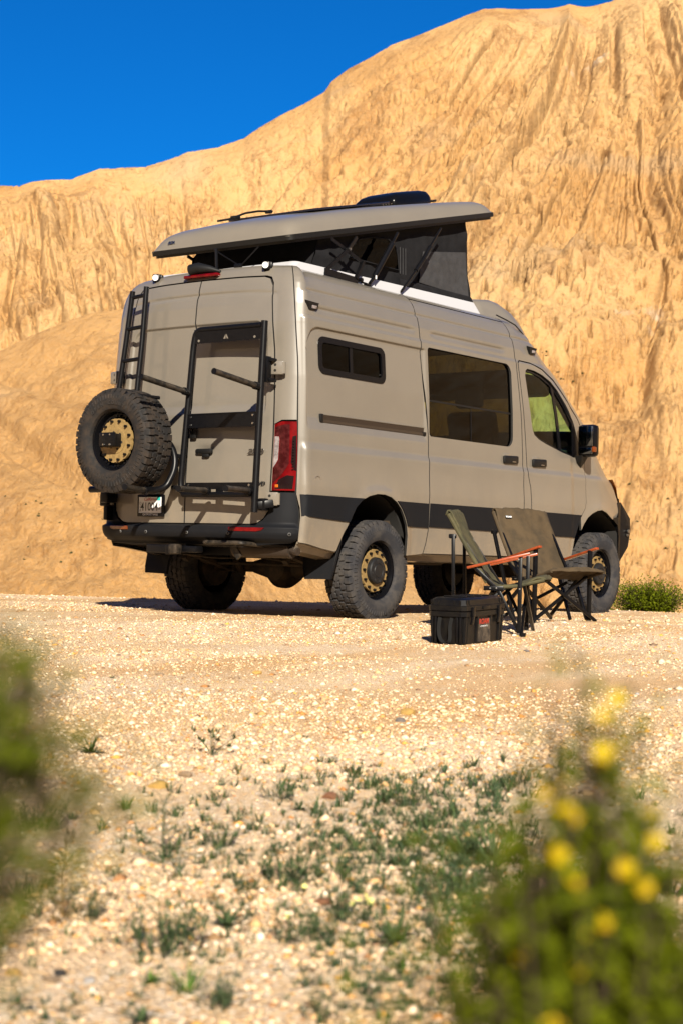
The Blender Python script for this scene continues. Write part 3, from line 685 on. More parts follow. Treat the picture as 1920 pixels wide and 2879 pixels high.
# ---- rear bumper
def bex(q, z):
    rearw = 1-sm(q, QC+.45, QC+.88)
    return .014+.080*(1-sm(z, .675, .70))*(.22+.78*rearw)*sm(z, .55, .60)+.02*sm(z, .58, .64)*(1-sm(z, .675, .70))-.03*(1-sm(z, .55, .60))
P = [(QC, .545), (QC, .697), (yq(.60), .697), (dq(.8)-.10, .702), (dq(.8)-.04, .733), (dq(.8)+.004, .79), (dq(.8)+.012, .87), (dq(.9)+.012, .938), (cs(.93)-.006, .938), (cs(.8)-.006, .80), (-1.044, .77), (-1.044, .585), (-1.08, .565), (yq(.7), .545)]
both('rear_bumper', P, CLAD, off=0, extra=bex, f=False, step=.025, thick=.03, ez=(.60, .62, .665, .672, .68, .688, .694))
mb = MB()
for s in (1, -1):
    qs_ = np.linspace(QC, -1.05, 24); p0 = F(qs_, np.full(24, .548), 0, False, bex); V = [];
    for p in p0: V.append((p[0], p[1]*s, p[2]))
    for p in p0: V.append((p[0]*.8-.12, p[1]*s*.86, .53))
    mb.add(V, [(i, i+1, 25+i, 24+i) for i in range(23)])
mb.build('bumper_tray', CLAD, van)
for y in (.62, .30, -.13, -.52, -.905):
    q = yq(abs(y)) if abs(y) < .85 else -1.10; p = F(np.array([q]), np.array([.632]), .004, False, bex)[0]; nn = Fn(np.array([q]), np.array([.632]), .004, False, bex)[0]
    if y > 0: p[1] *= -1; nn[1] *= -1
    b = MB(); b.cyl(p, p+nn*.006, .012, 14); b.build('parking_sensor', SENS, van)
    b = MB(); b.cyl(p, p+nn*.0075, .009, 12); b.build('sensor_lens', TRIM, van)
for s in (0, 1):
    panel('reflector', [(yq(.52), .648), (yq(.52), .676), (yq(.80), .676), (yq(.78), .655), (yq(.74), .648)], RED if not s else AMBD, van, off=.006, extra=bex, f=False, mirror=bool(s), thick=.01)  # left one in darker amber: its shade is put into the colour
# ---- tail lamps
for s in (False, True):
    e = lambda q, z: .012+0*q
    lamp = panel('tail_lamp', [(dq(1.4)+.020, .952), (dq(1.4)+.016, 1.44), (yq(.865), 1.462), (cs(1.45)-.006, 1.462), (cs(1.2)+.0, 1.2), (cs(1.0)-.008, .952)], RED, van, off=.012, f=False, mirror=s, thick=.02, step=.02)
    a0 = dq(1.4)+.022
    panel('clear_segment', [(a0, 1.35), (a0+.032, 1.35), (a0+.037, 1.33), (a0+.035, 1.18), (a0+.02, 1.15), (a0, 1.12)], CLEARL, lamp, off=.0155, f=False, mirror=s, step=.02)
    panel('dark_segment', [(a0, 1.118), (a0, 1.0), (a0+.075, 1.08), (a0+.115, 1.15), (a0+.11, 1.44), (a0+.075, 1.44), (a0, 1.42), (a0, 1.355), (a0+.035, 1.355), (a0+.042, 1.33), (a0+.040, 1.18), (a0+.024, 1.145)], REDD, lamp, off=.0150, f=False, mirror=s, step=.02)
    panel('smoked_segment', [(-1.115, 1.35), (-1.088, 1.36), (-1.078, 1.1), (-1.09, 1.10), (-1.117, 1.16)], SMOKE, lamp, off=.0152, f=False, mirror=s, step=.02)
    panel('smoked_base', [(yq(.84), .965), (-1.098, .965), (-1.092, 1.06), (-1.14, 1.065), (yq(.86), 1.03)], SMOKE, lamp, off=.0154, f=False, mirror=s, step=.02)
    b = MB()
    for k in range(11):
        z = 1.11+.021*k; p = F(np.array([-1.10]), np.array([z]), .017, False)[0]
        b.box((p[0], p[1]*(-1 if s else 1), z), (.030, .006, .006))
    b.build('lamp_rib', SMOKE, lamp, kind='stuff')
    p = F(np.array([a0+.035]), np.array([.985]), .016, False)[0]; b = MB(); b.box((p[0], p[1]*(-1 if s else 1), .985), (.006, .03, .022), ch=.004); b.build('bulb', AMBER, lamp)
# ---- windows
def ringP(P, w_):
    c = np.mean(P, axis=0); return [(c[0]+(x-c[0])*(1-w_/abs(max(p[0] for p in P)-c[0])), c[1]+(z-c[1])*(1-w_/abs(max(p[1] for p in P)-c[1]))) for x, z in P]
OUT = rrect(-.85, 1.84, 0.005, 2.125, .065); INN = rrect(-.805, 1.885, -.04, 2.08, .035)
for s in (False, True):
    wf = panel('side_window', OUT, GLOSSB, van, holes=[INN], off=.004, f=False, mirror=s, thick=.03, step=.04)
    panel('window_pane', INN, GL_SMALL, wf, off=-.012, f=False, mirror=s, step=.08)
    panel('window_divider', [(-.45, 1.885), (-.415, 1.885), (-.415, 2.08), (-.45, 2.08)], GLOSSB, wf, off=-.004, f=False, mirror=s, thick=.01)
    bw = panel('sliding_window', rrect(.577, 1.468, 1.902, 2.212, (.095, .095, .03, .03)), GL_DARK, van, off=-.003, f=False, mirror=s, step=.06, label='large dark window of the sliding door' if not s else 'large dark window of the far side')
    panel('window_divider', [(.585, 1.762), (1.895, 1.762), (1.895, 1.778), (.585, 1.778)], TRIM, bw, off=.002, f=False, mirror=s)
    panel('window_divider', [(1.234, 1.48), (1.244, 1.48), (1.244, 1.762), (1.234, 1.762)], CLAD, bw, off=.002, f=False, mirror=s)
    fwn = panel('door_window', FW, GL_TINT, van, off=-.010, f=False, mirror=s, step=.06)
    INf = [(2.235, 1.75), (2.25, 1.68), (2.285, 1.635), (2.36, 1.598), (2.47, 1.568), (2.78, 1.508), (2.98, 1.478), (3.07, 1.480), (3.085, 1.51), (3.075, 1.59), (2.975, 1.77), (2.84, 1.915), (2.70, 2.03), (2.585, 2.095), (2.44, 2.142), (2.30, 2.168), (2.19, 2.173), (2.165, 2.16), (2.155, 2.12)]
    panel('window_seal', FW, GLOSSB, fwn, holes=[INf], off=.001, f=False, mirror=s, thick=.015)
    panel('window_bar', [(2.735, 1.505), (2.785, 1.50), (2.66, 2.07), (2.615, 2.09)], GLOSSB, fwn, off=.003, f=False, mirror=s, thick=.01)
    panel('mirror_sail', [(2.985, 1.48), (3.16, 1.44), (3.19, 1.50), (3.15, 1.62), (2.99, 1.85), (2.965, 1.84), (2.985, 1.75)], GLOSSB, van, off=.006, f=False, mirror=s, thick=.01)
# ---- side fittings
for s, M in ((1, None), (-1, Matrix.Diagonal((1, -1, 1, 1)))):
    b = MB(); b.box((-.14, -.9865, 1.507), (1.36, .018, .052)); b.m = 0; b.build('slider_track', mat('track_bronze%d' % (s > 0), (.06, .045, .035), .35, metal=.6) , van) if s > 0 else None
    if s > 0:
        b = MB(); b.box((-.15, -1.0, 1.487), (1.36, .012, .020)); b.build('track_rail', mat('track_rail', (.10, .08, .065), .3, metal=.7), van)
        b = MB(); b.box((-.83, -.998, 1.507), (.035, .024, .064), ch=.004); b.build('track_cap', TRIM, van)
        b = MB(); b.tube([(-.80, -.994, 1.538), (.53, -.995, 1.541)], .006, 6); b.build('track_lip', PAINT, van)
        b = MB(); b.box((.525, -1.003, 1.49), (.03, .02, .028)); b.build('roller_arm', TRIM, van)
def handle(x, par):
    for yy, nm in ((-1.0, 'door_handle'),):
        b = MB(); b.box((0, 0, 0), (.235, .030, .070), Matrix.Translation((x, -1.028, 1.362)) @ Matrix.Rotation(rad(-2), 4, 'Y'), ch=.028); h = b.build('door_handle', TRIM, par)
        b = MB(); b.box((x-.045, -1.014, 1.382), (.12, .010, .068), ch=.02); b.build('handle_cup', PAINT, h)
        b = MB(); b.box((x+.03, -1.046, 1.345), (.055, .004, .010)); b.build('key_slot', STEEL, h)
handle(1.84, van); handle(2.335, van)
for x, z in ((-.925, 2.34), (2.27, 2.375)):
    y = -.945 if x < 0 else -.945
    b = MB(); M = Matrix.Translation((x, y, z)) @ Matrix.Rotation(rad(8), 4, 'X')
    b.add([(-.075, 0, .035), (.075, 0, .030), (.055, 0, -.035), (-.04, 0, -.04), (-.065, -.028, .030), (.065, -.028, .026), (.048, -.028, -.028), (-.032, -.028, -.03)], [(0, 4, 5, 1), (1, 5, 6, 2), (2, 6, 7, 3), (3, 7, 4, 0), (4, 7, 6, 5)], M)
    h = b.build('marker_light', TRIM, van, smooth=False)
    b = MB(); b.box((.012, -.030, -.008), (.055, .006, .024), M, ch=.003); b.build('light_lens', CLEARL, h)
b = MB(); b.tube([(-.90+.040*math.cos(t), -1.036, 1.02+.047*math.sin(t)) for t in np.linspace(0, 2*math.pi, 20, endpoint=False)], .006, 6, closed=True); h = b.build('water_inlet', STEEL, van)
b = MB(); b.lathe([(.0, .008), (.030, .006), (.036, 0)], Matrix.Translation((-.90, -1.031, 1.02)) @ Matrix.Rotation(rad(-90), 4, 'Z'), 20); b.build('inlet_cap', TRIM, h)
text('door_lettering', 'OUTPOST VANS', (2.41, -1.0275, .965), (1, 0, 0), (0, 0, 1), .050, PRINTB, van, bold=.0012, space=1.25, shear=0)
# mirror
for s in (1, -1):
    Ms = Matrix.Diagonal((1, s, 1, 1))
    b = MB(); b.box((3.08, -1.115, 1.615), (.11, .185, .30), Ms, ch=.035); mir = b.build('wing_mirror', GLOSSB, van)
    b = MB(); b.box((3.022, -1.115, 1.655), (.006, .150, .185), Ms, ch=.002); b.build('mirror_glass', MIRR, mir)
    b = MB(); b.box((3.022, -1.120, 1.518), (.006, .140, .060), Ms, ch=.002); b.build('mirror_glass', MIRR, mir)
    b = MB(); b.box((3.035, -1.200, 1.530), (.06, .03, .055), Ms, ch=.012); b.build('turn_signal', AMBD, mir)
    b = MB(); b.add([(3.02, -1.0, 1.47), (3.18, -1.0, 1.44), (3.14, -1.0, 1.36), (3.06, -1.0, 1.40), (3.03, -1.08, 1.48), (3.14, -1.08, 1.47), (3.12, -1.06, 1.42), (3.05, -1.06, 1.43)], [(0, 1, 5, 4), (1, 2, 6, 5), (2, 3, 7, 6), (3, 0, 4, 7), (4, 5, 6, 7), (0, 3, 2, 1)], Ms)
    b.build('mirror_arm', TRIM, mir)
# front off-road bumper (faceted plate)
for s in (1, -1):
    V = [(3.985, -.96, 1.075), (4.06, -.955, 1.08), (4.235, -.97, .925), (4.215, -.985, .80), (4.17, -.985, .645), (4.02, -.975, .50), (3.965, -.975, .485), (3.96, -.99, .72), (3.93, -.995, .85), (3.80, -1.0, .915), (3.93, -1.0, .93), (3.99, -.97, .98)]
    W_ = [(x+.04, y+.16, z) for x, y, z in V]
    b = MB(); n_ = len(V); b.add([(x, y*s, z) for x, y, z in V+W_], [tuple(range(n_))]+[(i, (i+1) % n_, n_+(i+1) % n_, n_+i) for i in range(n_)])
    bf = b.build('front_bumper', BLK, van, smooth=False)
    b = MB(); b.add([(x, y*s, z) for x, y, z in [(4.06, -.955, 1.08), (4.235, -.97, .925), (4.215, -.985, .80), (4.17, -.985, .645), (4.02, -.975, .50), (4.60, -.55, 1.02), (4.72, -.55, .90), (4.72, -.55, .78), (4.68, -.55, .62), (4.5, -.55, .48), (4.62, 0, 1.02), (4.76, 0, .90), (4.76, 0, .78), (4.70, 0, .62), (4.52, 0, .48)]],
          [(i+5*k, i+1+5*k, i+6+5*k, i+5+5*k) for i in range(4) for k in (0, 1)]); b.build('bumper_wing', BLK, bf, smooth=False)
    if s == 1:
        b = MB()
        for dx in (0, .030): b.add([(4.075+dx, -1.006, .855), (4.090+dx*.9, -1.006, .895), (4.098+dx, -1.006, .855)], [(0, 2, 1)])
        b.build('bumper_emblem', TRIM, bf, smooth=False)
        b = MB(); b.cyl((4.16, -.985, .80), (4.16, -1.0, .80), .02, 12); b.cyl((4.14, -.985, .76), (4.14, -1.0, .76), .014, 12); b.build('shackle', STEEL, bf)
# ---- wheel wells, floor, interior
def arch_fn(L, x0, x1, s):
    b = MB(); P = [(x, z) for x, z in L]; n_ = len(P)
    if 1:
        V = [(x, -.975*s, z) for x, z in P]+[(x, -.55*s, z+.0) for x, z in P]
        b.add(V, [(i, i+1, n_+i+1, n_+i) for i in range(n_-1)])
        b.add([(x, -.55*s, z) for x, z in P]+[(P[-1][0], -.55*s, .5), (P[0][0], -.55*s, .5)], [tuple(range(n_+2))])
    return b
for s in (1, -1):
    arch_fn([(-.60, .52), (-.53, .72)]+RARCH[1:], 0, 0, s).build('wheel_well', INNER, van)
    arch_fn(FARCH+[(3.95, .80), (3.97, .5)], 0, 0, s).build('wheel_well', INNER, van)
b = MB(); b.box((1.45, 0, .60), (4.8, 1.5, .10))
b.build('van_floor', INNER, van)
b = MB(); b.box((.25, 0, 1.5), (.04, 1.78, 1.9)); b.build('cabinet_and_blocker', CABIN, van)
for c_, d_ in (((-.15, .62, 2.0), (.75, .5, .8)), ((.75, .70, 1.05), (1.0, .35, .9)), ((1.2, .0, 2.42), (1.6, 1.5, .16)), ((1.5, .72, 1.95), (.5, .3, .5))):
    b = MB(); b.box(c_, d_); b.build('cabinet_and_blocker', CABIN, van)
for y in (-.45, .45):
    b = MB(); b.box((2.45, y, 1.18), (.5, .50, .16), ch=.05); b.beam((2.25, y, 1.2), (2.08, y, 1.82), .50, .13, (1, 0, 0), ch=.05); b.box((2.05, y, 1.95), (.10, .28, .20), ch=.04); b.box((2.45, y, .9), (.4, .4, .5))
    b.build('cab_seat', CABIN, van)
b = MB(); b.box((2.6, 0, 2.12), (.8, 1.5, .18), ch=.04); b.build('headliner_blocker', CABIN, van)  # headliner box added to block bright rays through the upper cab
b = MB(); b.box((2.10, .55, 1.5), (.06, .7, 1.5), ch=.02); b.build('cabinet_and_blocker', CABIN, van)  # thin partition added behind the driver seat to block the bright view through
b = MB(); b.box((3.22, 0, 1.34), (.46, 1.75, .40), ch=.06); b.build('dashboard', INNER, van)
b = MB(); c0 = Vector((2.95, .45, 1.48)); M = Matrix.Translation(c0) @ Matrix.Rotation(rad(-28), 4, 'Y')
b.tube([M @ Vector((0, .19*math.cos(t), .19*math.sin(t))) for t in np.linspace(0, 2*math.pi, 28, endpoint=False)], .014, 8, closed=True); b.beam(M @ Vector((0, -.18, 0)), M @ Vector((0, .18, 0)), .02, .05); b.tube([c0, c0+Vector((.3, 0, -.18))], .035, 8)
b.build('steering_wheel', INNER, van)
b = MB()
for s in (1, -1):
    b.tube(bend([(3.40, -.86*s, 1.62), (2.75, -.86*s, 2.13), (2.5, -.86*s, 2.32)], .2), .035, 8)
b.build('a_pillar_lining', INNER, van)

# ---- wheels
def tyre_geo(seg=96, R=.397, half=.128, lugs=True):
    prof = [(.228, half*.80), (.240, half*.98), (.262, half*1.06), (.300, half*1.12), (.335, half*1.10), (.362, half*1.02), (.378, half*.88), (.384, half*.6), (.386, 0)]
    prof = prof+[(r, -x) for r, x in prof[::-1][1:]]
    b = MB(); b.lathe(prof, None, seg); b.V = b.V; b.F = [f[::-1] for f in b.F]
    rnd = random.Random(3); N = 44
    def block(poly, r0, r1, shrink=.80):
        c = (sum(p[0] for p in poly)/len(poly), sum(p[1] for p in poly)/len(poly)); V = []
        for rr_, sh in ((r0, 1.0), (r1, shrink)):
            for th, w_ in poly:
                t2 = c[0]+(th-c[0])*sh; w2 = c[1]+(w_-c[1])*(sh if rr_ == r1 else 1)
                V.append((w2, rr_*math.cos(t2), rr_*math.sin(t2)))
        k = len(poly); b.add(V, [tuple(range(k, 2*k))]+[(i, (i+1) % k, k+(i+1) % k, k+i) for i in range(k)])
    dth = 2*math.pi/N
    for i in range(N):
        for s in (-1, 1):
            t0 = (i+(.5 if s > 0 else 0))*dth; j = .05*dth
            # shoulder block, long and short in turn, wrapping on to the sidewall
            wo = half*1.0 if i % 2 else half*.97; wi = half*.60 if i % 2 else half*.66
            V = []
            for rr_, wv in ((.372, wo*1.03), (.3965, wo*.92), (.3985, wi)):
                V += [(s*wv, rr_*math.cos(t0+.09*dth), rr_*math.sin(t0+.09*dth)), (s*wv, rr_*math.cos(t0+.86*dth), rr_*math.sin(t0+.86*dth))]
            V += [(s*wi, .384*math.cos(t0+.09*dth), .384*math.sin(t0+.09*dth)), (s*wi, .384*math.cos(t0+.86*dth), .384*math.sin(t0+.86*dth))]
            V += [(s*wo*1.05, .350*math.cos(t0+.15*dth), .350*math.sin(t0+.15*dth)), (s*wo*1.05, .350*math.cos(t0+.80*dth), .350*math.sin(t0+.80*dth))]
            b.add(V, [(8, 9, 1, 0), (0, 1, 3, 2), (2, 3, 5, 4), (4, 5, 7, 6), (8, 0, 2), (9, 3, 1), (2, 4, 6), (3, 7, 5), (0, 2, 6), (1, 7, 3)])
        for c_ in (-1, 0, 1):
            t0 = (i+.33*c_+.2)*dth; w0 = c_*half*.40; hw = half*.185
            zz = .16*dth*(1 if i % 2 else -1)
            poly = [(t0+.03*dth, w0-hw), (t0-.05*dth+zz, w0-.1*hw), (t0+.10*dth, w0+hw), (t0+.72*dth, w0+hw*(1.0 if i % 2 else .8)), (t0+.90*dth+zz, w0+.1*hw), (t0+.80*dth, w0-hw)]
            block(poly, .383, .398, .84)
    for i in range(72):                          # radial ribs on the sidewalls
        th = 2*math.pi*i/72; dt = .010
        for s in (-1, 1):
            V = []
            for r_, w_ in ((.318, half*1.125), (.352, half*1.09)):
                V += [(s*w_, r_*math.cos(th-dt), r_*math.sin(th-dt)), (s*(w_+.004), r_*math.cos(th), r_*math.sin(th)), (s*w_, r_*math.cos(th+dt), r_*math.sin(th+dt))]
            b.add(V, [(0, 1, 4, 3), (1, 2, 5, 4)])
    return b
def arc_text(s, R, ang0, x, size, M, b, flip=1, step=None):
    """letters raised on a sidewall, bent about the axle"""
    n_ = len(s); st = step or size*.95/R
    for i, ch in enumerate(s):
        if ch == ' ': continue
        V, Fc = text_geo(ch, size, bold=.001); th = ang0-flip*(i-(n_-1)/2)*st
        W_ = []
        for v in V:
            a = th-flip*v.x/R; r_ = R+v.y
            W_.append((x, r_*math.cos(a), r_*math.sin(a)))
        b.add(W_, Fc, M)
TG = tyre_geo(); TYME = None; BOLTME = None
HUBM = mat('hub_black', (.012, .012, .013), .45, spec=.3)
LETM = mat('raised_lettering', (.030, .028, .026), .5)
def wheel(name, M, out, cap=True, spare=False, rub=RUBBD, lettering=False, rim_on=True):
    """local X is the outward direction of the hub face"""
    global TYME
    b = MB()
    prof = [(.2285, .108), (.236, .106), (.236, .098), (.222, .092), (.214, .075), (.209, .060), (.207, .052), (.196, .050), (.182, .046), (.176, .040), (.02, .036), (0, .036)]
    b.lathe(prof, M, 56); b.lathe([(.2285, -.10), (.215, -.09), (.20, 0), (.19, .02)], M, 40)
    root = b.build(name, GLOSSB, van, angle=30)
    if TYME is None:
        o = TG.build('tyre', rub, root, angle=28); TYME = o.data
    else:
        o = bpy.data.objects.new('tyre', TYME if rub is TYME.materials[0] else TYME.copy()); link(o, root)
        if rub is not TYME.materials[0]: o.data.materials[0] = rub
    o.matrix_local = M
    # scalloped gold ring with twelve bolts
    b = MB(); N = 144; V = []
    for k in range(N):
        th = 2*math.pi*k/N; ro = .170-.006*max(0, math.cos(12*th)-.55)/.45*1.0
        V += [(.062, ro*math.cos(th), ro*math.sin(th)), (.080, (ro-.002)*math.cos(th), (ro-.002)*math.sin(th)), (.080, .098*math.cos(th), .098*math.sin(th)), (.062, .095*math.cos(th), .095*math.sin(th))]
    b.add(V, [(4*k+j, 4*((k+1) % N)+j, 4*((k+1) % N)+j+1, 4*k+j+1) for k in range(N) for j in range(3)], M)
    b.build('gold_ring', GOLD, root, angle=30)
    global BOLTME
    for k in range(12):
        th = 2*math.pi*(k+.5)/12; c = Vector((0, .150*math.cos(th), .150*math.sin(th)))
        if BOLTME is None:
            b = MB(); b.tube([(.074, 0, 0), (.100, 0, 0)], .0105, 8); bo = b.build('bolt', BLK, root); BOLTME = bo.data
        else: bo = link(bpy.data.objects.new('bolt', BOLTME), root)
        bo.matrix_local = M @ Matrix.Translation(c)
    b = MB()
    for k in range(24):
        th = 2*math.pi*(k+.5)/24+(.05 if k % 2 else -.05); c = Vector((0, .190*math.cos(th), .190*math.sin(th)))
        b.tube([M @ (c+Vector((.046, 0, 0))), M @ (c+Vector((.066, 0, 0)))], .0085, 7)
    b.build('rim_bolts', BLK, root, kind='stuff')
    if cap:
        b = MB(); b.lathe([(.106, .072), (.108, .085), (.103, .108), (.094, .116), (.060, .120), (.054, .115), (.049, .120), (.0, .122)], M, 40); h = b.build('hub_cap', HUBM, root, angle=25)
        b = MB()
        for k in range(8):
            th = 2*math.pi*k/8; c = Vector((0, .082*math.cos(th), .082*math.sin(th))); b.tube([M @ (c+Vector((.110, 0, 0))), M @ (c+Vector((.1195, 0, 0)))], .010, 8)
        b.build('lug_hole', INNER, h, kind='stuff')
    else:
        b = MB(); b.lathe([(.102, .070), (.100, .083), (.06, .084), (0, .084)], M, 40); h = b.build('hub_disc', GOLD, root)
        b = MB()
        for k in range(6):
            th = 2*math.pi*(k+.3)/6; c = Vector((0, .066*math.cos(th), .066*math.sin(th))); b.tube([M @ (c+Vector((.080, 0, 0))), M @ (c+Vector((.0850, 0, 0)))], .010, 10)
        b.build('lug_hole', INNER, h, kind='stuff')
    if lettering:
        b = MB(); arc_text('OPEN COUNTRY', .285, rad(0), .128*1.135, .040, M @ Matrix.Rotation(rad(0), 4, 'X'), b, flip=lettering); b.build('tyre_lettering', LETM, root, smooth=False)
        b = MB(); arc_text('OPEN COUNTRY', .285, rad(180), .128*1.135, .040, M, b, flip=lettering); b.build('tyre_lettering', LETM, root, smooth=False)
    return root
ZA = .374
def drum(M):
    b = MB(); b.lathe([(.05, -.13), (.17, -.12), (.18, -.02), (.10, .0)], M, 28); b.build('brake_drum', UNDER, van)
def wm(x, y, z, ang, spin=0, steer=0):
    return Matrix.Translation((x, y, z)) @ Matrix.Rotation(rad(ang+steer), 4, 'Z') @ Matrix.Rotation(rad(spin), 4, 'X')
# local y,z span the disc: rotate so that 'up' (z) sits at angle 90 deg of the lathe
wheel('wheel', wm(0, -.845, ZA, -90, 12), 1)
wheel('wheel', wm(3.665, -.845, ZA, -90, 40), 1)
for dm in (wm(0, .845, ZA, 90), wm(0, -.845, ZA, -90), wm(3.665, .845, ZA, 90), wm(3.665, -.845, ZA, -90)): drum(dm)
wheel('wheel', wm(0, .845, ZA, 90, 5), 1)
wheel('wheel', wm(3.665, .845, ZA, 90, 70), 1)

# ---- spare on its carrier
SPX, SPY, SPZ = -1.52, .362, 1.312
Mx = Matrix.Translation((SPX, SPY, SPZ)) @ Matrix.Rotation(rad(180), 4, 'Z') @ Matrix.Rotation(rad(90), 4, 'X')
sp = wheel('spare_wheel', Mx, 1, cap=False, rub=RUBBER, lettering=1, spare=True)
# carrier bracket plate on the hub
b = MB(); b.box((SPX-.10, SPY+.015, SPZ+.0), (.10, .15, .10), ch=.006); b.box((SPX-.155, SPY+.015, SPZ+.005), (.014, .168, .105), ch=.006); h = b.build('hub_bracket', BLK, sp)
b = MB()
for dy in (-.035, .035):
    for dz in (-.035, .04): b.cyl((SPX-.160, SPY+.015+dy, SPZ+dz), (SPX-.168, SPY+.015+dy, SPZ+dz), .007, 8)
b.build('bracket_bolt', CHROME, h, kind='stuff')
b = MB(); b.add([(SPX-.1635, SPY+.070, SPZ-.01), (SPX-.1635, SPY+.045, SPZ-.01), (SPX-.1635, SPY+.052, SPZ+.018), (SPX-.1635, SPY+.038, SPZ-.01), (SPX-.1635, SPY+.022, SPZ-.01), (SPX-.1635, SPY+.045, SPZ+.018)], [(0, 1, 2), (3, 4, 5)]); b.build('bracket_emblem', TRIM, h)
b = MB(); b.tube(bend([(SPX-.10, SPY-.10, SPZ+.365), (SPX-.12, SPY-.15, SPZ+.345), (SPX+.13, SPY-.24, SPZ+.335)], .03), .014, 8); b.build('tyre_strap', BLK, sp)

# ---- ladder on the left door
b = MB(); LX0, LX1 = -1.245, -1.285
for (yt, yb) in ((.60, .68), (.452, .475)):
    b.tube([(LX0+.02, yt, 2.52 if yt > .5 else 2.545), (LX0, (yt+yb)/2, 2.1), (LX1, yb, 1.62), (LX1-.01, yb+.01, 1.15)], .021, 12)
lad = b.build('ladder', BLK, van)
for (z, ya, yb_) in ((2.475, .598, .452), (2.225, .625, .458), (1.972, .655, .465), (1.72, .672, .472), (1.47, .68, .475)):
    xx = np.interp(z, [1.62, 2.52], [LX1, LX0+.02]); b = MB(); b.tube([(xx, ya, z-.006), (xx, yb_, z+.006)], .016, 10); b.build('rung', BLK, lad)
b = MB()
for z in (1.85, 1.35): b.box((-1.19, .74, z), (.06, .05, .10), ch=.006)
b.build('ladder_bracket', BLK, lad)
# ---- swing rack on the right door
rk = None
b = MB()
XR0, XR1 = -1.245, -1.30
def rxx(z): return float(np.interp(z, [.8, 2.2], [XR1, XR0]))
def ryr(z): return float(np.interp(z, [.8, 2.2], [-.770, -.775]))
b.tube([(rxx(2.195), ryr(2.2), 2.195), (rxx(.785), ryr(.8), .785)], .026, 14)
rk = b.build('swing_rack', BLK, van)
b = MB(); b.tube(bend([(rxx(2.13)-.004, -.76, 2.165), (rxx(2.15), -.105, 2.165), (rxx(2.05), -.085, 2.05), (rxx(1.0), -.03, 1.0), (rxx(.95), -.045, .925), (rxx(.93), -.14, .925)], .09), .0235, 14); b.build('rack_tube', BLK, rk)
def plate(y0, z0, y1, z1, x, name, parent, th=.006, ch=0):
    b = MB(); b.box((x, (y0+y1)/2, (z0+z1)/2), (th, abs(y1-y0), abs(z1-z0)), ch=ch); return b.build(name, BLK, parent, smooth=False)
tp = plate(-.10, 2.06, -.755, 2.165, rxx(2.1)-.012, 'rack_plate', rk)
for yy in (-.15, -.70):
    b = MB(); b.cyl((rxx(2.1)-.014, yy, 2.08+.0), (rxx(2.1)-.018, yy, 2.08), .010, 8); b.build('plate_hole', PAINT, tp)
def emblem(x, y, z, s_, parent):
    b = MB(); b.add([(x, y+.022*s_, z-.016*s_), (x, y+.002*s_, z-.016*s_), (x, y+.002*s_, z+.018*s_), (x, y-.004*s_, z+.018*s_), (x, y-.022*s_, z-.016*s_), (x, y-.010*s_, z-.016*s_), (x, y-.002*s_, z)], [(0, 2, 1), (3, 4, 5, 6)]); b.build('emblem', PAINT, parent, smooth=False)
emblem(rxx(2.1)-.0165, -.42, 2.10, 1.1, tp)
mp = plate(-.07, 1.425, -.765, 1.515, rxx(1.5)-.010, 'rack_plate', rk); b = MB(); b.tube([(rxx(1.5)-.008, -.06, 1.52), (rxx(1.5)-.008, -.77, 1.52)], .008, 6); b.box((rxx(1.45)+.004, -.42, 1.425), (.03, .70, .012)); b.build('plate_flange', BLK, mp)
for yy, zz in ((-.11, 1.50), (-.11, 1.44), (-.72, 1.50), (-.72, 1.44)):
    b = MB(); b.cyl((rxx(1.5)-.012, yy, zz), (rxx(1.5)-.017, yy, zz), .008, 8); b.build('rivet', CHROME, mp)
bp_ = plate(-.09, .955, -.755, 1.005, rxx(1.0)-.008, 'rack_plate', rk); plate(-.09, .905, -.755, .925, rxx(.9)-.008, 'rack_plate', rk)
for yy in (-.09, -.42, -.71):
    plate(yy-.05, .90, yy+.02, .99, rxx(.95)-.011, 'rack_web', rk)
for yy in (-.12, -.72):
    b = MB(); b.cyl((rxx(1)-.012, yy, .985), (rxx(1)-.017, yy, .985), .009, 8); b.build('rivet', CHROME, bp_)
# support arms that stick out to the rear
def arm(a, c, parent, name='support_bar', r=.022):
    b = MB(); b.tube([a, c], r, 12); o = b.build(name, BLKW, parent)
    b = MB(); a = Vector(a); c = Vector(c); d = (a-c).normalized(); b.tube([c-d*.001, c-d*.003], r*1.05, 12); b.tube([a-d*.015, a-d*.05], r*1.35, 10); b.build('bar_clamp', BLK, o, kind='stuff')
arm((-1.295, -.775, 1.705), (-1.83, -.815, 1.760), rk); arm((-1.300, -.085, 1.690), (-1.84, -.115, 1.752), rk)
arm((-1.33, -.35, .942), (-1.80, -.48, .935), rk); arm((-1.33, -.75, .942), (-1.80, -.925, .935), rk)
b = MB(); b.tube([(-1.34, -.10, .915), (-1.34, -.76, .915)], .02, 10); b.build('lower_crossbar', BLK, rk)
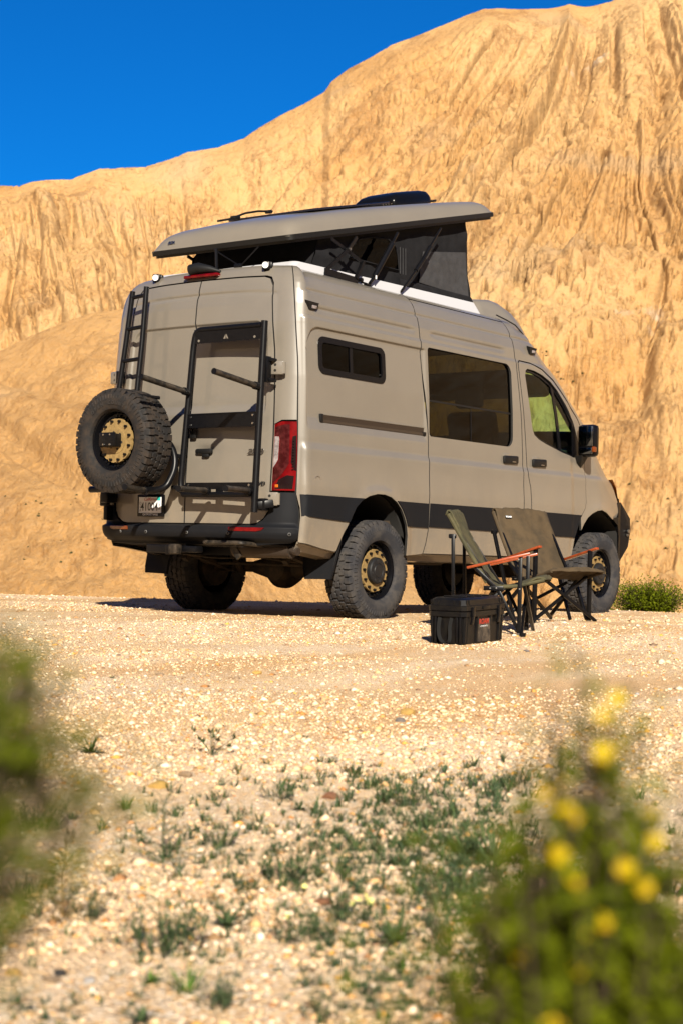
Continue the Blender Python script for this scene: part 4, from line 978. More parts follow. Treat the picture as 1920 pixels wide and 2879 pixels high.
# hinge brackets
for z in (1.86, .885):
    b = MB(); pz = rxx(z)
    if z > 1: b.box((-1.215, -.79, z-.02), (.05, .035, .19), ch=.004); b.box((-1.19, -.80, z+.05), (.06, .07, .025), ch=.004); b.box((-1.19, -.80, z-.10), (.06, .07, .025), ch=.004)
    else: b.box((-1.235, -.80, z-.04), (.06, .06, .09), ch=.01); b.beam((-1.27, -.775, z-.05), (-1.19, -.86, z-.03), .05, .06, ch=.008)
    h = b.build('rack_bracket', BLK, rk)
for s in (1, -1):
    for z in (1.855, .888):
        b = MB(); M = Matrix.Translation((-1.178+(.025 if z > 1 else 0), -.835*s, z)) @ Matrix.Rotation(rad(18*s), 4, 'Z'); b.box((0, 0, 0), (.034, .100, .100), M, ch=.008)
        b.tube([M @ Vector((0, -.045*s, -.042)), M @ Vector((0, -.045*s, .042))], .018, 10)
        h = b.build('door_hinge', PAINT, van)
        b = MB()
        for dz in (-.020, .022): b.cyl(M @ Vector((-.014, .014*s, dz)), M @ Vector((-.017, .014*s, dz)), .011, 10)
        b.build('hinge_hole', INNER, h)
b = MB(); b.box((-1.19, .84, .88), (.11, .08, .10), ch=.01); b.box((-1.19, .83, .78), (.08, .04, .12), ch=.008); b.build('carrier_bracket', BLK, van)
# tyre carrier: low bar, loop and its own support bar
b = MB(); b.tube(bend([(-1.42, .80, .952), (-1.45, .55, .955), (-1.45, .06, .942), (-1.42, -.005, .97), (-1.35, -.02, 1.10), (-1.33, .0, 1.22), (-1.33, .08, 1.33), (-1.34, .30, 1.35)], .10), .026, 12)
b.tube([(-1.36, .70, 1.34), (-1.36, .10, 1.30)], .026, 10); b.tube([(-1.34, .70, .95), (-1.34, .70, 1.45)], .024, 10); b.tube([(-1.36, .375, 1.318), (-1.60, .375, 1.318)], .05, 12)
car = b.build('tyre_carrier', BLK, van)
for c_, d_ in (((-1.25, .77, .90), (.12, .08, .09)), ((-1.24, .03, 1.21), (.16, .05, .035)), ((-1.24, .03, .97), (.16, .04, .035))):
    b = MB(); b.box(c_, d_, ch=.01); b.build('carrier_bracket', BLK, car)
arm((-1.45, .17, .940), (-1.82, .035, .948), car)
b = MB(); b.box((-1.215, -.075, 1.44), (.02, .06, .19), ch=.012); h = b.build('door_latch', TRIM, van); b = MB(); b.box((-1.228, -.075, 1.43), (.004, .02, .05)); b.build('latch_key', CHROME, h)
# door handle
b = MB(); b.box((-1.205, -.180, 1.247), (.034, .165, .042), Matrix.Identity(4), ch=.018); b.box((-1.207, -.20, 1.215), (.03, .07, .03), ch=.012); b.build('rear_handle', TRIM, van)
# number plate
pl = empty('number_plate', (-1.225, .335, .835), parent=van)
def plp(y, z, x=0): return (x, y, z)
b = MB(); b.box((0, 0, 0), (.012, .285, .170), ch=.008); b.build('plate_frame', GLOSSB, pl)
b = MB(); b.box((-.008, .002, .004), (.004, .235, .122)); b.build('plate_face', PLATE, pl, smooth=False)
R_, U_ = (0, -1, 0), (0, 0, 1)
text('plate_number', '41004', (-.0115, .008, -.012), R_, U_, .092, PRINTB, pl, bold=.001, sx=.80)
text('plate_script', 'California', (-.0115, .0, .048), R_, U_, .035, PRINTR, pl, shear=.35, bold=.0004)
for i, ch in enumerate('DLR'): text('plate_letter', ch, (-.0115, .102, .016-.027*i), R_, U_, .030, PRINTB, pl)
for i, ch in enumerate('3A'): text('plate_letter', ch, (-.0115, -.098, .004-.029*i), R_, U_, .030, PRINTB, pl)
text('frame_lettering', 'OUTPOST VANS', (-.0075, 0, -.070), R_, U_, .022, PRINTW, pl, bold=.0006)
b = MB(); b.box((-.0112, -.090, .052), (.001, .034, .026)); b.build('plate_sticker', TEAL, pl, smooth=False)
text('model_badge', '2500', (-1.178, -.660, 1.240), (.10, -1, 0), U_, .050, CHROME, van, bold=.002, shear=.35, extrude=.003, sx=1.35)
text('model_badge', '2500', (-1.1815, -.660, 1.240), (.10, -1, 0), U_, .050, PRINTB, van, bold=.0005, shear=.35, sx=1.35)
text('drive_badge', 'AWD', (-1.180, -.700, 1.002), (.10, -1, 0), U_, .038, PRINTB, van, bold=.001, shear=.35, extrude=.002, sx=1.25)
# lights on the roof edge, third brake light, camera
for y, z in ((.53, 2.628), (-.600, 2.632)):
    b = MB(); M = Matrix.Translation((-1.035, y, z+.02)) @ Matrix.Rotation(rad(24), 4, 'Z')
    b.box((0, 0, 0), (.040, .062, .062), M, ch=.012); b.box((.045, -.010, .005), (.05, .055, .05), M, ch=.006); b.box((.03, 0, -.045), (.03, .04, .04), M)
    for k in range(4): b.box((.03+.012*k, 0, .004), (.004, .06, .062), M)
    h = b.build('work_light', BLK, van); b = MB(); b.lathe([(.0, .0), (.022, .0), (.025, -.003)], M @ Matrix.Translation((-.0225, 0, 0)), 18); b.build('light_lens', LED, h)
b = MB(); b.box((-1.085, 0, 2.612), (.05, .345, .026), Matrix.Rotation(rad(0), 4, 'Y'), ch=.008); b.build('brake_light', RED, van)
b = MB(); b.tube([(-1.10, .105, 2.665), (-1.095, .03, 2.675), (-1.075, -.08, 2.660), (-1.05, -.16, 2.640)], [.045, .043, .028, .010], 14); b.box((-1.06, .03, 2.64), (.05, .12, .03), ch=.008); cm = b.build('rear_camera', TRIM, van)
# ---- pop-top
ptop = empty('pop_top', (0, 0, 0), parent=van)
def frustum(name, bot, top, m, par, **kw):
    n_ = len(bot); return mesh_from(name, list(bot)+list(top), [(i, (i+1) % n_, n_+(i+1) % n_, n_+i) for i in range(n_)]+[tuple(range(n_, 2*n_))], m, par, **kw)
def rr3(x0, x1, y, z0, z1, r, n_=4, slope=0):
    P = rrect(x0, -y, x1, y, r, n_); return [(p[0], p[1], z0+(z1-z0)*(p[0]-x0)/(x1-x0)) for p in P]
frustum('base_frame', rr3(-.985, 1.76, .765, 2.59, 2.620, .04), rr3(-.81, 1.73, .700, 2.715, 2.745, .05), WHITE, ptop, smooth=False)
TH = math.atan2(.70, 2.87); UX = Vector((math.cos(TH), 0, math.sin(TH))); WZ = Vector((-math.sin(TH), 0, math.cos(TH))); O = Vector((-.915, 0, 2.880))
def SP(u, v, w_): return O+UX*u+Vector((0, v, 0))+WZ*w_
# shell: rows of a rounded loaf
LEN = 2.97; V = []; us_ = [0, .012, .03, .06, .09, .13, .19, .28, .4, .55, .9, 1.4, 2.0, 2.5, 2.75, 2.86, 2.90, 2.93, 2.955, 2.965, 2.97]
def hgt(u): return float(np.interp(u, [0, .03, .06, .10, .16, .30, .55, 1.2, 2.4, 2.84, 2.88, 2.92, 2.97], [.012, .060, .096, .124, .145, .160, .170, .178, .156, .138, .131, .095, .016]))
nv = 29
for u in us_:
    h = hgt(u); half = .735-.02*(1-min(u/.15, 1))-.015*max(0, (u-2.85)/.12)
    for j in range(nv):
        k = -1+2*j/(nv-1); ak = abs(k)
        # side wall leans in, then rounds into a crowned top
        prof_v = np.interp(ak, [0, .55, .72, .80, .86, .92, 1.0], [0, .56, .74, .82, .885, .945, 1.0]); prof_h = np.interp(ak, [0, .3, .55, .72, .80, .86, .92, .97, 1.0], [1.08, 1.06, 1.0, .96, .91, .80, .60, .34, .04])
        V.append(SP(u, math.copysign(prof_v*half, k), h*prof_h))
Fc = [(i*nv+j, (i+1)*nv+j, (i+1)*nv+j+1, i*nv+j+1) for i in range(len(us_)-1) for j in range(nv-1)]
Fc = [f[::-1] for f in Fc]
o = mesh_from('roof_shell', V, Fc, PAINT2, ptop, angle=40)
sub = o.modifiers.new('s', 'SUBSURF'); sub.levels = 1; sub.render_levels = 2
b = MB()
for w0, hh, ins in ((-.006, .040, 0), (-.036, .020, .02)):
    P = rrect(0.0+ins, -.735+ins, LEN-ins, .735-ins, .06, 4); nP = len(P)
    V = [SP(x, y, w0+hh/2) for x, y in P]+[SP(x, y, w0-hh/2) for x, y in P]
    b.add(V, [(i, (i+1) % nP, nP+(i+1) % nP, nP+i) for i in range(nP)]+[tuple(range(nP, 2*nP))[::-1], tuple(range(nP))])
b.build('shell_rim', TRIM, ptop)
# tent canvas
def wall(name, A, B_, C_, D_, m, nu=40, nvv=14, amp=.012, seed=0, par=ptop, **kw):
    A, B_, C_, D_ = map(lambda p: np.array(p, float), (A, B_, C_, D_)); u, v = np.meshgrid(np.linspace(0, 1, nu), np.linspace(0, 1, nvv))
    P = (A*(1-u[..., None])+B_*u[..., None])*(1-v[..., None])+(D_*(1-u[..., None])+C_*u[..., None])*v[..., None]
    nrm = np.cross(B_-A, D_-A); nrm /= np.linalg.norm(nrm); d = amp*(fbm(P[..., 0]*2.3+seed, P[..., 1]*2.3, P[..., 2]*5, 3)*1.2+.5*fbm(P[..., 0]*9+P[..., 2]*7, P[..., 1]*7, seed, 2))*np.minimum(1, 6*np.minimum(v, 1-v)+.15)
    P = P+nrm*d[..., None]
    return mesh_from(name, P.reshape(-1, 3), grid_faces(nvv, nu), m, par, **kw)
def zs(x): return 2.880+(x+.905)*math.tan(TH)-.045
for s in (1, -1):
    y = -.635*s
    wn = wall('tent_wall', (-.56, y, 2.70), (1.73, y, 2.735), (1.63, y, zs(1.63)), (-.46, y, zs(-.46)), GREYB, 90, 22, .016, 3, label=None) if False else wall('tent_wall', (-.56, y, 2.70), (1.73, y, 2.735), (1.63, y, zs(1.63)), (-.46, y, zs(-.46)), GREYB, 90, 22, .030, 3)
    if s == 1:
        # clear window, fly screen and hem flap sewn on the near wall
        P = [(-.08, 2.865), (-.05, 2.955), (.05, 3.03), (.22, 3.075), (.44, 3.10), (.55, 3.06), (.585, 2.99), (.605, 2.865)]
        yb_ = -.652
        b = MB(); b.add([(x, yb_, z) for x, z in P], [tuple(range(len(P)))[::-1]]); cw = b.build('clear_window', GL_VINYL, wn)
        b = MB(); b.tube([(x, yb_-.002, z) for x, z in P], .006, 6, closed=True); b.build('window_piping', GREYB, cw)
        b = MB()
        for zz, a_, c_ in ((3.00, .0, .5), (2.96, -.04, .3), (2.91, .12, .45)): b.tube([(a_, yb_+.004, zz), ((a_+c_)/2, yb_+.001, zz+.012), (c_, yb_+.004, zz-.005)], .006, 5)
        wall('fly_screen', (.90, -.655, 2.81), (1.68, -.655, 2.79), (1.61, -.655, 3.18), (.95, -.655, 3.08), MESHM, 40, 20, .02, 8, par=wn)
        wall('hem_flap', (.60, -.664, 2.735), (1.74, -.664, 2.735), (1.70, -.658, 2.80), (.62, -.658, 2.80), GREYB, 60, 6, .02, 5, par=wn)
        b = MB()
        for xx in (.62, .66, .70): b.tube([(xx, -.658, 2.84), (xx-.01, -.658, 3.06)], .0025, 5)
        b.build('seam', MESHM, wn, kind='stuff')
wall('tent_front', (1.73, -.635, 2.735), (1.73, .635, 2.735), (1.63, .635, zs(1.63)), (1.63, -.635, zs(1.63)), GREYB, 40, 16, .02, 4)
wall('tent_rear', (-.56, -.635, 2.70), (-.56, .635, 2.70), (-.46, .635, zs(-.46)), (-.46, -.635, zs(-.46)), GREYB, 40, 8, .012, 6)
# lift hardware on the near side, mirrored to the far side
for s in (1, -1):
    y = -.76*s
    b = MB(); b.beam((-.525, y, 2.675), (-.10, y, 2.662), .012, .050); h = b.build('lift_bracket', BLK, ptop)
    b = MB(); b.beam((-.50, y, 2.69), (-.242, y-.012*s, 2.891), .012, .030); b.beam((-.242, y-.012*s, 2.891), (-.127, y, 3.005), .012, .028); b.build('lift_arm', BLK, h)
    b = MB(); b.beam((-.442, y+.01*s, 2.94), (-.242, y+.01*s, 2.885), .010, .026); b.beam((-.242, y+.01*s, 2.885), (-.036, y, 2.815), .010, .026); b.beam((-.125, y, 2.675), (-.036, y, 2.825), .03, .025); b.build('lift_arm', BLK, h)
    b = MB(); b.cyl((-.242, y-.03*s, 2.891), (-.242, y+.03*s, 2.891), .010, 8); b.build('pivot_bolt', STEEL, h)
    b = MB(); b.tube([(.06, y, 2.668), (.144, y, 2.752)], .014, 8); b.tube([(.115, y, 2.722), (.353, y, 3.032)], .024, 12); b.tube([(.353, y, 3.032), (.428, y, 3.138)], .012, 8); gs = b.build('gas_strut', BLK, ptop)
    b = MB(); b.box((.112, y-.024*s, 2.722), (.012, .006, .03)); b.build('strut_label', PRINTW, gs)
    b = MB(); b.tube([(.498, y, 2.665), (.70, y, 2.87)], .011, 8); b.tube([(.70, y, 2.87), (.798, y, 2.973), (.90, y, 3.10)], .019, 10); b.tube([(.90, y, 3.10), (1.058, y, 3.286)], .010, 8); b.build('gas_strut', BLK, ptop)
    b = MB(); b.tube(bend([(-.07, y, 2.675), (-.05, y, 2.66), (.04, y, 2.655)], .01), .008, 6); b.cyl((-.065, y-.02*s, 2.675), (-.065, y+.02*s, 2.675), .016, 8); b.box((.03, y, 2.652), (.06, .03, .016)); b.build('strut_foot', BLK, ptop)
b = MB(); b.tube([(-.93, .0, 2.85), (-.95, -.03, 2.665)], .012, 8); b.tube([(-.93, .03, 2.85), (-.93, -.22, 2.71)], .006, 6); b.tube([(-.93, -.43, 2.83), (-.93, -.25, 2.69)], .006, 6); b.box((-.935, -.235, 2.69), (.02, .075, .045), ch=.005); b.build('rear_strut', BLK, ptop)
text('maker_badge', 'SCA', SP(.030, .50, .064)-Vector((.004, 0, 0)), (.03, -1, 0), (.52, 0, .85), .038, CHROME, ptop, bold=.002, extrude=.002)
# roof gear
def on_shell(u, v, w_=0): return SP(u, v, hgt(u)*1.06+w_)
MS = Matrix(((UX.x, 0, WZ.x, 0), (0, 1, 0, 0), (UX.z, 0, WZ.z, 0), (0, 0, 0, 1)))
def shell_mat(u, v, w_): return Matrix.Translation(on_shell(u, v, w_)) @ MS
b = MB(); b.box((0, 0, 0), (1.05, .90, .018), shell_mat(1.22, 0, .004), ch=.004); sp_ = b.build('solar_panel', SOLAR, ptop)
FU = 2.45
b = MB(); Mf = shell_mat(FU, 0, 0)
P0 = rrect(-.30, -.225, .30, .225, .05, 3); rows = [(1.0, 0, .0), (1.0, .045, 0), (.97, .068, 0), (.86, .102, .02), (.66, .120, .03), (.3, .126, .03)]
V = []; nP = len(P0)
for sc_, hh, sh in rows: V += [(x*sc_+sh, y*sc_, hh) for x, y in P0]
b.add(V, [(i*nP+j, i*nP+(j+1) % nP, (i+1)*nP+(j+1) % nP, (i+1)*nP+j) for i in range(len(rows)-1) for j in range(nP)]+[tuple((len(rows)-1)*nP+j for j in range(nP))], Mf)
fan = b.build('roof_fan', GLOSSB, ptop, angle=50)
b = MB()
for k in range(4): b.box((-.302, -.10-.03*k, .025), (.004, .012, .008), Mf)
b.build('fan_vent', STEEL, fan, kind='stuff')
b = MB(); b.box((.42, -.20, .012), (.07, .05, .020), shell_mat(2.36, 0, 0), ch=.008)
b.build('cable_gland', TRIM, ptop)
b = MB(); b.tube([on_shell(.48, .38, .02), on_shell(.60, .36, .022), on_shell(.78, .33, .055), on_shell(.95, .33, .06), on_shell(1.1, .3, .045)], .009, 6); b.box((0, 0, 0), (.08, .05, .03), shell_mat(.66, .34, .03), ch=.008); b.box((0, 0, 0), (.06, .04, .03), shell_mat(1.05, .3, .045), ch=.008); b.build('solar_cable', TRIM, ptop)
# roof fairing ahead of the pop-top
V = []; st = [(1.80, 2.655, .80), (1.83, 2.77, .64), (1.92, 2.81, .64), (2.05, 2.825, .65), (2.15, 2.80, .65), (2.25, 2.75, .66), (2.35, 2.68, .67), (2.45, 2.60, .68), (2.55, 2.50, .68)]
for x, z, hw_ in st:
    e = edge_pt(min(x, 2.3)+0.0); ze = float(np.interp(x, ZTX, ZTZ))
    for k in np.linspace(-1, 1, 21):
        ak = abs(k); ye = abs(float(edge_pt(min(x, 2.31))[1]))+.01; yy = np.interp(ak, [0, .70, .80, .90, 1.0], [0, ye-.10, ye-.06, ye-.02, ye]); zz = np.interp(ak, [0, .5, .70, .80, .90, 1.0], [z+.03, z+.02, z, z-(z-ze)*.18, z-(z-ze)*.65, ze-.012])
        V.append((x+.06*(1-k*k)*max(0, (x-2.2)/.4), math.copysign(yy, k), zz))
mesh_from('roof_fairing', V, [f[::-1] for f in [(i*21+j, i*21+j+1, (i+1)*21+j+1, (i+1)*21+j) for i in range(len(st)-1) for j in range(20)]], PAINT, van, angle=60)
b = MB(); b.tube([(1.84, -.845, 2.645), (1.98, -.86, 2.62), (2.12, -.872, 2.59), (2.24, -.885, 2.52)], .006, 6); b.build('fairing_seal', TRIM, van)
# ---- underneath
b = MB(); b.tube([(0, -.72, ZA), (0, .72, ZA)], .045, 12); b.lathe([(.0, -.16), (.10, -.14), (.155, -.05), (.16, .02), (.12, .12), (.05, .17)], Matrix.Translation((0, -.02, .365)) , 24); b.tube([(0, -.3, ZA), (0, -.12, ZA)], [.05, .10], 12); b.tube([(0, .3, ZA), (0, .1, ZA)], [.05, .10], 12); b.build('rear_axle', UNDER, van)
b = MB(); b.tube([(3.665, -.72, ZA), (3.665, .72, ZA)], .045, 12); b.box((3.6, 0, .42), (.5, .6, .22), ch=.05); b.tube([(0.1, 0, .40), (2.0, 0, .50), (3.4, .1, .45)], .04, 10); b.build('front_axle', UNDER, van)
for s in (1, -1):
    b = MB()
    b.beam((-.68, .52*s, .50), (0, .52*s, .34), .07, .028); b.beam((0, .52*s, .34), (.70, .52*s, .48), .07, .028); b.beam((-.55, .52*s, .52), (-.62, .52*s, .42), .05, .05)
    b.tube([(-.05, .40*s, .34), (-.30, .36*s, .58)], .03, 10); b.box((0, .52*s, .37), (.14, .10, .07), ch=.01)
    b.build('leaf_spring', UNDER, van)
b = MB(); b.tube(bend([(-.45, -.62, .52), (-.28, -.62, .40), (-.22, -.30, .40), (-.22, .30, .40), (-.28, .62, .40), (-.45, .62, .52)], .06), .013, 8); b.build('sway_bar', UNDER, van)
b = MB()
for y in (-.42, .42): b.box((1.2, y, .545), (4.2, .08, .10))
for x in (-.9, -.4, .6, 1.6, 2.6): b.box((x, 0, .55), (.07, 1.5, .06))
b.box((1.3, -.1, .50), (1.1, .55, .16), ch=.04); b.build('chassis_rail', UNDER, van)
b = MB(); b.tube([(-1.02, -.36, .52), (-.98, -.88, .52)], .065, 16); b.tube(bend([(-1.0, -.36, .52), (-.9, -.2, .52), (-.2, -.25, .56), (1.2, -.3, .50)], .1), .03, 10); b.tube([(-1.0, -.88, .52), (-1.0, -.95, .505)], .03, 10); b.build('muffler', mat('dull_muffler', (.06, .045, .035), .55, metal=.5), van)
b = MB(); b.tube(bend([(-1.1, .1, .47), (-.8, 0, .44), (-.5, -.1, .46), (-.3, -.4, .42)], .1), .008, 6); b.tube(bend([(-.2, -.7, .50), (-.12, -.5, .42), (-.1, -.2, .50)], .05), .01, 6); b.build('brake_line', UNDER, van)
# hitch: wide receiver, ball-mount, step loop
b = MB(); b.box((-1.24, .165, .505), (.09, .30, .062), ch=.006); b.box((-1.24, .07, .50), (.11, .08, .076), ch=.006); b.box((-1.22, -.10, .505), (.08, .16, .05), ch=.01); b.box((-1.05, .0, .505), (.35, .07, .07)); b.box((-1.0, 0, .50), (.07, 1.1, .07)); hi = b.build('tow_hitch', BLK, van)
b = MB(); b.box((-1.30, .0, .505), (.07, .080, .075), ch=.010); b.build('hitch_block', BLKW, hi)
b = MB(); b.tube(bend([(-1.295, .052, .54), (-1.30, .055, .515), (-1.29, .065, .48)], .01), .005, 5); b.build('hitch_pin', mat('yellow_clip', (.5, .5, .08), .5), hi)
b = MB(); b.tube(bend([(-1.05, -.27, .545), (-1.30, -.275, .560), (-1.30, -.66, .560), (-1.05, -.665, .545)], .05), .016, 10); b.box((-1.15, -.47, .535), (.25, .36, .012)); b.beam((-1.2, -.50, .53), (-1.2, -.56, .45), .02, .05); b.build('step_loop', BLKW, hi)
# mud flaps
for s in (1, -1):
    V = [(-.515, -.985*s, .735), (-.50, -.985*s, .73), (-.535, -.975*s, .50), (-.575, -.965*s, .335), (-.60, -.955*s, .315)]
    b = MB()
    b.add([(-.490, -.992*s, .735), (-.52, -.988*s, .60), (-.585, -.972*s, .36), (-.595, -.960*s, .305), (-.60, -.72*s, .300), (-.60, -.70*s, .40), (-.53, -.66*s, .62), (-.505, -.66*s, .735)]+
          [(-.512, -.992*s, .735), (-.545, -.988*s, .60), (-.61, -.972*s, .36), (-.62, -.960*s, .305), (-.625, -.72*s, .300), (-.625, -.70*s, .40), (-.56, -.66*s, .62), (-.53, -.66*s, .735)],
          [(0, 1, 2, 3, 4, 5, 6, 7), (15, 14, 13, 12, 11, 10, 9, 8)]+[(i, 8+i, 8+(i+1) % 8, (i+1) % 8) for i in range(8)])
    b.build('mud_flap', CLAD, van, smooth=False)

# ================================================================= CHAIRS
def place_z(x, y): return ground(x, y)
def chair(x, y, rz, z, m, label, tag_side):
    c = empty('camp_chair', (x, y, z), rz, label=label, category='camping chair', group='folding camp chairs beside the van')
    W_ = .26
    fab = MB(); rows = []
    # cloth runs over the back top, down, round the seat hollow and over the front rail
    prof = [(-.495, .765), (-.480, .800), (-.462, .790), (-.43, .72), (-.37, .60), (-.30, .475), (-.24, .375), (-.195, .315), (-.14, .292), (-.06, .306), (.04, .340), (.12, .368), (.155, .372), (.160, .362)]
    pts = bend([(a, 0, b_) for a, b_ in prof], .03, 4); n_ = len(pts); nw = 25; V = []
    for i, p in enumerate(pts):
        for j in range(nw):
            k = -1+2*j/(nw-1); sag = .018*(1-k*k) if 6 < i < n_-5 else .004*(1-k*k)
            t = pts[min(i+1, n_-1)]-pts[max(i-1, 0)]; nr = Vector((t.z, 0, -t.x)).normalized()
            wr = .013*float(fbm(p.x*9+i*.1, k*2.8, p.z*8+x, 3))+.006*float(vnoise(k*9+p.z*14, p.x*10, x))
            q = p+nr*(sag*-1+wr); V.append((q.x, k*(W_-.012), q.z))
    fab.add(V, [(i*nw+j, i*nw+j+1, (i+1)*nw+j+1, (i+1)*nw+j) for i in range(n_-1) for j in range(nw-1)])
    o = fab.build('seat_cloth', m, c, angle=60); sl_ = o.modifiers.new('t', 'SOLIDIFY'); sl_.thickness = .009; sl_.offset = 0
    for s in (1, -1):        # padded sleeves over the back rods and the seat rails
        b = MB(); b.tube(bend([(-.478, s*(W_-.012), .775), (-.36, s*(W_-.012), .575), (-.215, s*(W_-.012), .335)], .04), .015, 8); b.tube([(-.17, s*(W_-.012), .305), (-.02, s*(W_-.012), .318), (.155, s*(W_-.012), .362)], .012, 8); b.build('cloth_sleeve', m, c)
    b = MB(); b.box((-.452, 0, .70), (.004, .40, .003), Matrix.Identity(4)); b.build('pocket_seam', m, c)
    # frame
    def bar(nm, a, e, w1=.022, w2=.022):
        b = MB(); b.beam(a, e, w1, w2, (0, 1, 0) if abs(a[1]-e[1]) < .05 else (0, 0, 1), ch=.003); return b.build(nm, BLK, c)
    for s in (1, -1):
        bar('front_leg', (.0, s*W_, .515), (0, s*W_, .008), .026, .026)
        px1, px2 = (-.30, -.20) if tag_side else (-.43, -.40)
        bar('prop', (-.44, s*(W_+.010), .635), (px1, s*(W_+.010), .24)); bar('prop', (px1, s*(W_+.008), .25), (px2, s*(W_+.008), .008), .020, .020)
        bar('side_brace', (-.31, s*(W_+.0), .445), (-.14, s*(W_+.0), .29)); bar('side_brace', (-.14, s*(W_-.006), .29), (.0, s*(W_-.02), .02))
        bar('side_brace', (-.40, s*(W_-.004), .03), (-.10, s*(W_-.02), .305)); bar('back_rod', (-.47, s*(W_-.02), .755), (-.165, s*(W_-.02), .295), .018, .018)
        b = MB(); b.box((-.445, s*(W_+.004), .63), (.05, .03, .030), ch=.008); b.box((-.17, s*(W_+.008), .300), (.13, .008, .030), ch=.003); b.build('bracket', BLK, c, kind='stuff')
        b = MB(); b.beam((-.345, s*(W_+.012), .428), (.062, s*(W_+.012), .530), .034, .018, (0, 0, 1), ch=.005); b.build('armrest', WOOD, c)
        b = MB()
        for px_, pz_ in ((0, .30), (-.01, .49), (-.19, .300), (-.15, .302), (-.33, .432)): b.cyl((px_, s*(W_+.012), pz_), (px_, s*(W_+.020), pz_), .005, 8)
        b.cyl((0, s*W_, .016), (0, s*W_, -.004), .018, 8); b.build('rivet', STEEL, c, kind='stuff')
    for yy, s in ((.012, 1), (-.012, -1)):
        b = MB(); b.beam((.012+yy, -s*(W_-.03), .325), (.03+yy, s*(W_+.03), .010), .022, .022, ch=.003); b.build('cross_leg', BLK, c)
        b = MB(); b.beam((-.19+yy, -s*(W_-.03), .28), (-.385+yy, s*(W_-.02), .012), .022, .022, ch=.003); b.build('cross_leg', BLK, c)
    b = MB(); b.beam((.035, -(W_+.03), .010), (.035, -(W_+.075), .008), .03, .02); b.build('foot', BLK, c)
    c.scale = (1.055,)*3 if tag_side else (1.02,)*3
    if tag_side:
        # woven tag on the front of the back-rest, wearer's right
        P = Vector((-.430, -.155, .735)); u = Vector((-.50, 0, .87)).normalized(); r_ = Vector((0, 1, 0)); nn = r_.cross(u)
        P = P+nn*.014
        M = Matrix((( *r_, 0), (*u, 0), (*nn, 0), (0, 0, 0, 1))).transposed(); M.translation = P
        b = MB(); b.box((0, 0, 0), (.056, .024, .004), M); tg = b.build('name_tag', PRINTB, c, smooth=False)
        text('tag_lettering', 'ROAM', P+nn*.0035, r_, u, .019, PRINTW, tg, bold=.0008)
    return c
def place_ab(a, b): X, Y = xy(a, b); return float(X), float(Y)
# facing directions in (a,b): left chair faces right and slightly towards the camera; the right one faces right and towards it
def heading(da, db): v = RH*da+FH*db; return math.atan2(v[1], v[0])
# left chair: near front post stands at (1470,1782); the origin is midway between the front posts
h1 = heading(math.cos(rad(12)), -math.sin(rad(12)))
pA = np.array([-1.11, -2.94])-RH*.026; left1 = np.array([-math.sin(h1), math.cos(h1)]); o1 = pA+left1*.26
chair(o1[0], o1[1], h1, ground(*o1)-.004, OLIVE, 'olive green camping chair turned side-on behind the black storage box', False)
h2 = heading(math.cos(rad(55)), -math.sin(rad(55)))
XF = np.array([.62, -2.57])-RH*.062; left2 = np.array([-math.sin(h2), math.cos(h2)]); o2 = XF-left2*.29
chair(o2[0], o2[1], h2, ground(*o2)-.004, BROWNC, 'brown camping chair facing outward in front of the van front wheel', True)

# ================================================================= STORAGE BOX
bx = empty('storage_box', (0, 0, 0), label='black lidded storage box with strap handle on the gravel before the chairs', category='storage box')
phi = rad(33); bxd = RH*math.sin(phi)+FH*math.cos(phi); BH = math.atan2(bxd[1], bxd[0])
DB = 9.9; nearc = np.array(xy((1312.7-960)/FPX*DB, DB)); LB, WB, HB = .55, .262, .292
left3 = np.array([-math.sin(BH), math.cos(BH)]); cen = nearc+bxd*LB/2+left3*WB/2
bx.location = (cen[0], cen[1], ground(*cen)-.003); 
zf = ground(*(cen+bxd*.25))-ground(*(cen-bxd*.25)); zl = ground(*(cen+left3*.13))-ground(*(cen-left3*.13))
bx.rotation_euler = (math.atan2(zl, .26), -math.atan2(zf, .5), BH)
b = MB()
def ring(L_, W2, ch_): return [(-L_+ch_, -W2), (L_-ch_, -W2), (L_, -W2+ch_), (L_, W2-ch_), (L_-ch_, W2), (-L_+ch_, W2), (-L_, W2-ch_), (-L_, -W2+ch_)]
def loft(b, rows):
    V = []
    for (L_, W2, ch_, z) in rows: V += [(x, y, z) for x, y in ring(L_, W2, ch_)]
    k = len(rows); b.add(V, [(i*8+j, i*8+(j+1) % 8, (i+1)*8+(j+1) % 8, (i+1)*8+j) for i in range(k-1) for j in range(8)]+[tuple(range(8))[::-1], tuple((k-1)*8+j for j in range(8))])
hl, hw2 = LB/2, WB/2
loft(b, [(hl-.035, hw2-.030, .02, 0), (hl-.028, hw2-.022, .022, .008), (hl-.018, hw2-.016, .024, .175)]); loft(b, [(hl-.006, hw2-.004, .026, .172), (hl-.002, hw2, .026, .176), (hl-.002, hw2, .026, .204), (hl-.006, hw2-.004, .026, .206)])
body = b.build('box_body', BOXM, bx, angle=25)
b = MB(); loft(b, [(hl-.004, hw2-.002, .026, .208), (hl, hw2+.002, .026, .212), (hl, hw2+.002, .026, .240), (hl-.008, hw2-.006, .026, .243), (hl-.014, hw2-.012, .028, .276), (hl-.032, hw2-.030, .03, .288)])
lid = b.build('box_lid', BOXM, bx, angle=25)
for k, xx in enumerate((-.16, -.06, .04, .14)):
    b = MB(); b.box((xx, 0, .292), (.030, .15, .010), ch=.004); b.build('lid_rib', BOXM, lid)
b = MB()
for s in (-1, 1):
    for xx in (-.235, -.20, .20, .235): b.box((xx, s*(hw2-.008), .260), (.010, .008, .030), ch=.002)
    for yy in (-.095, -.055, .055, .095): b.box((s*(hl-.010), yy, .260), (.008, .010, .030), ch=.002)
b.box((-.0, -hw2-.004, .226), (.09, .010, .02), ch=.003)
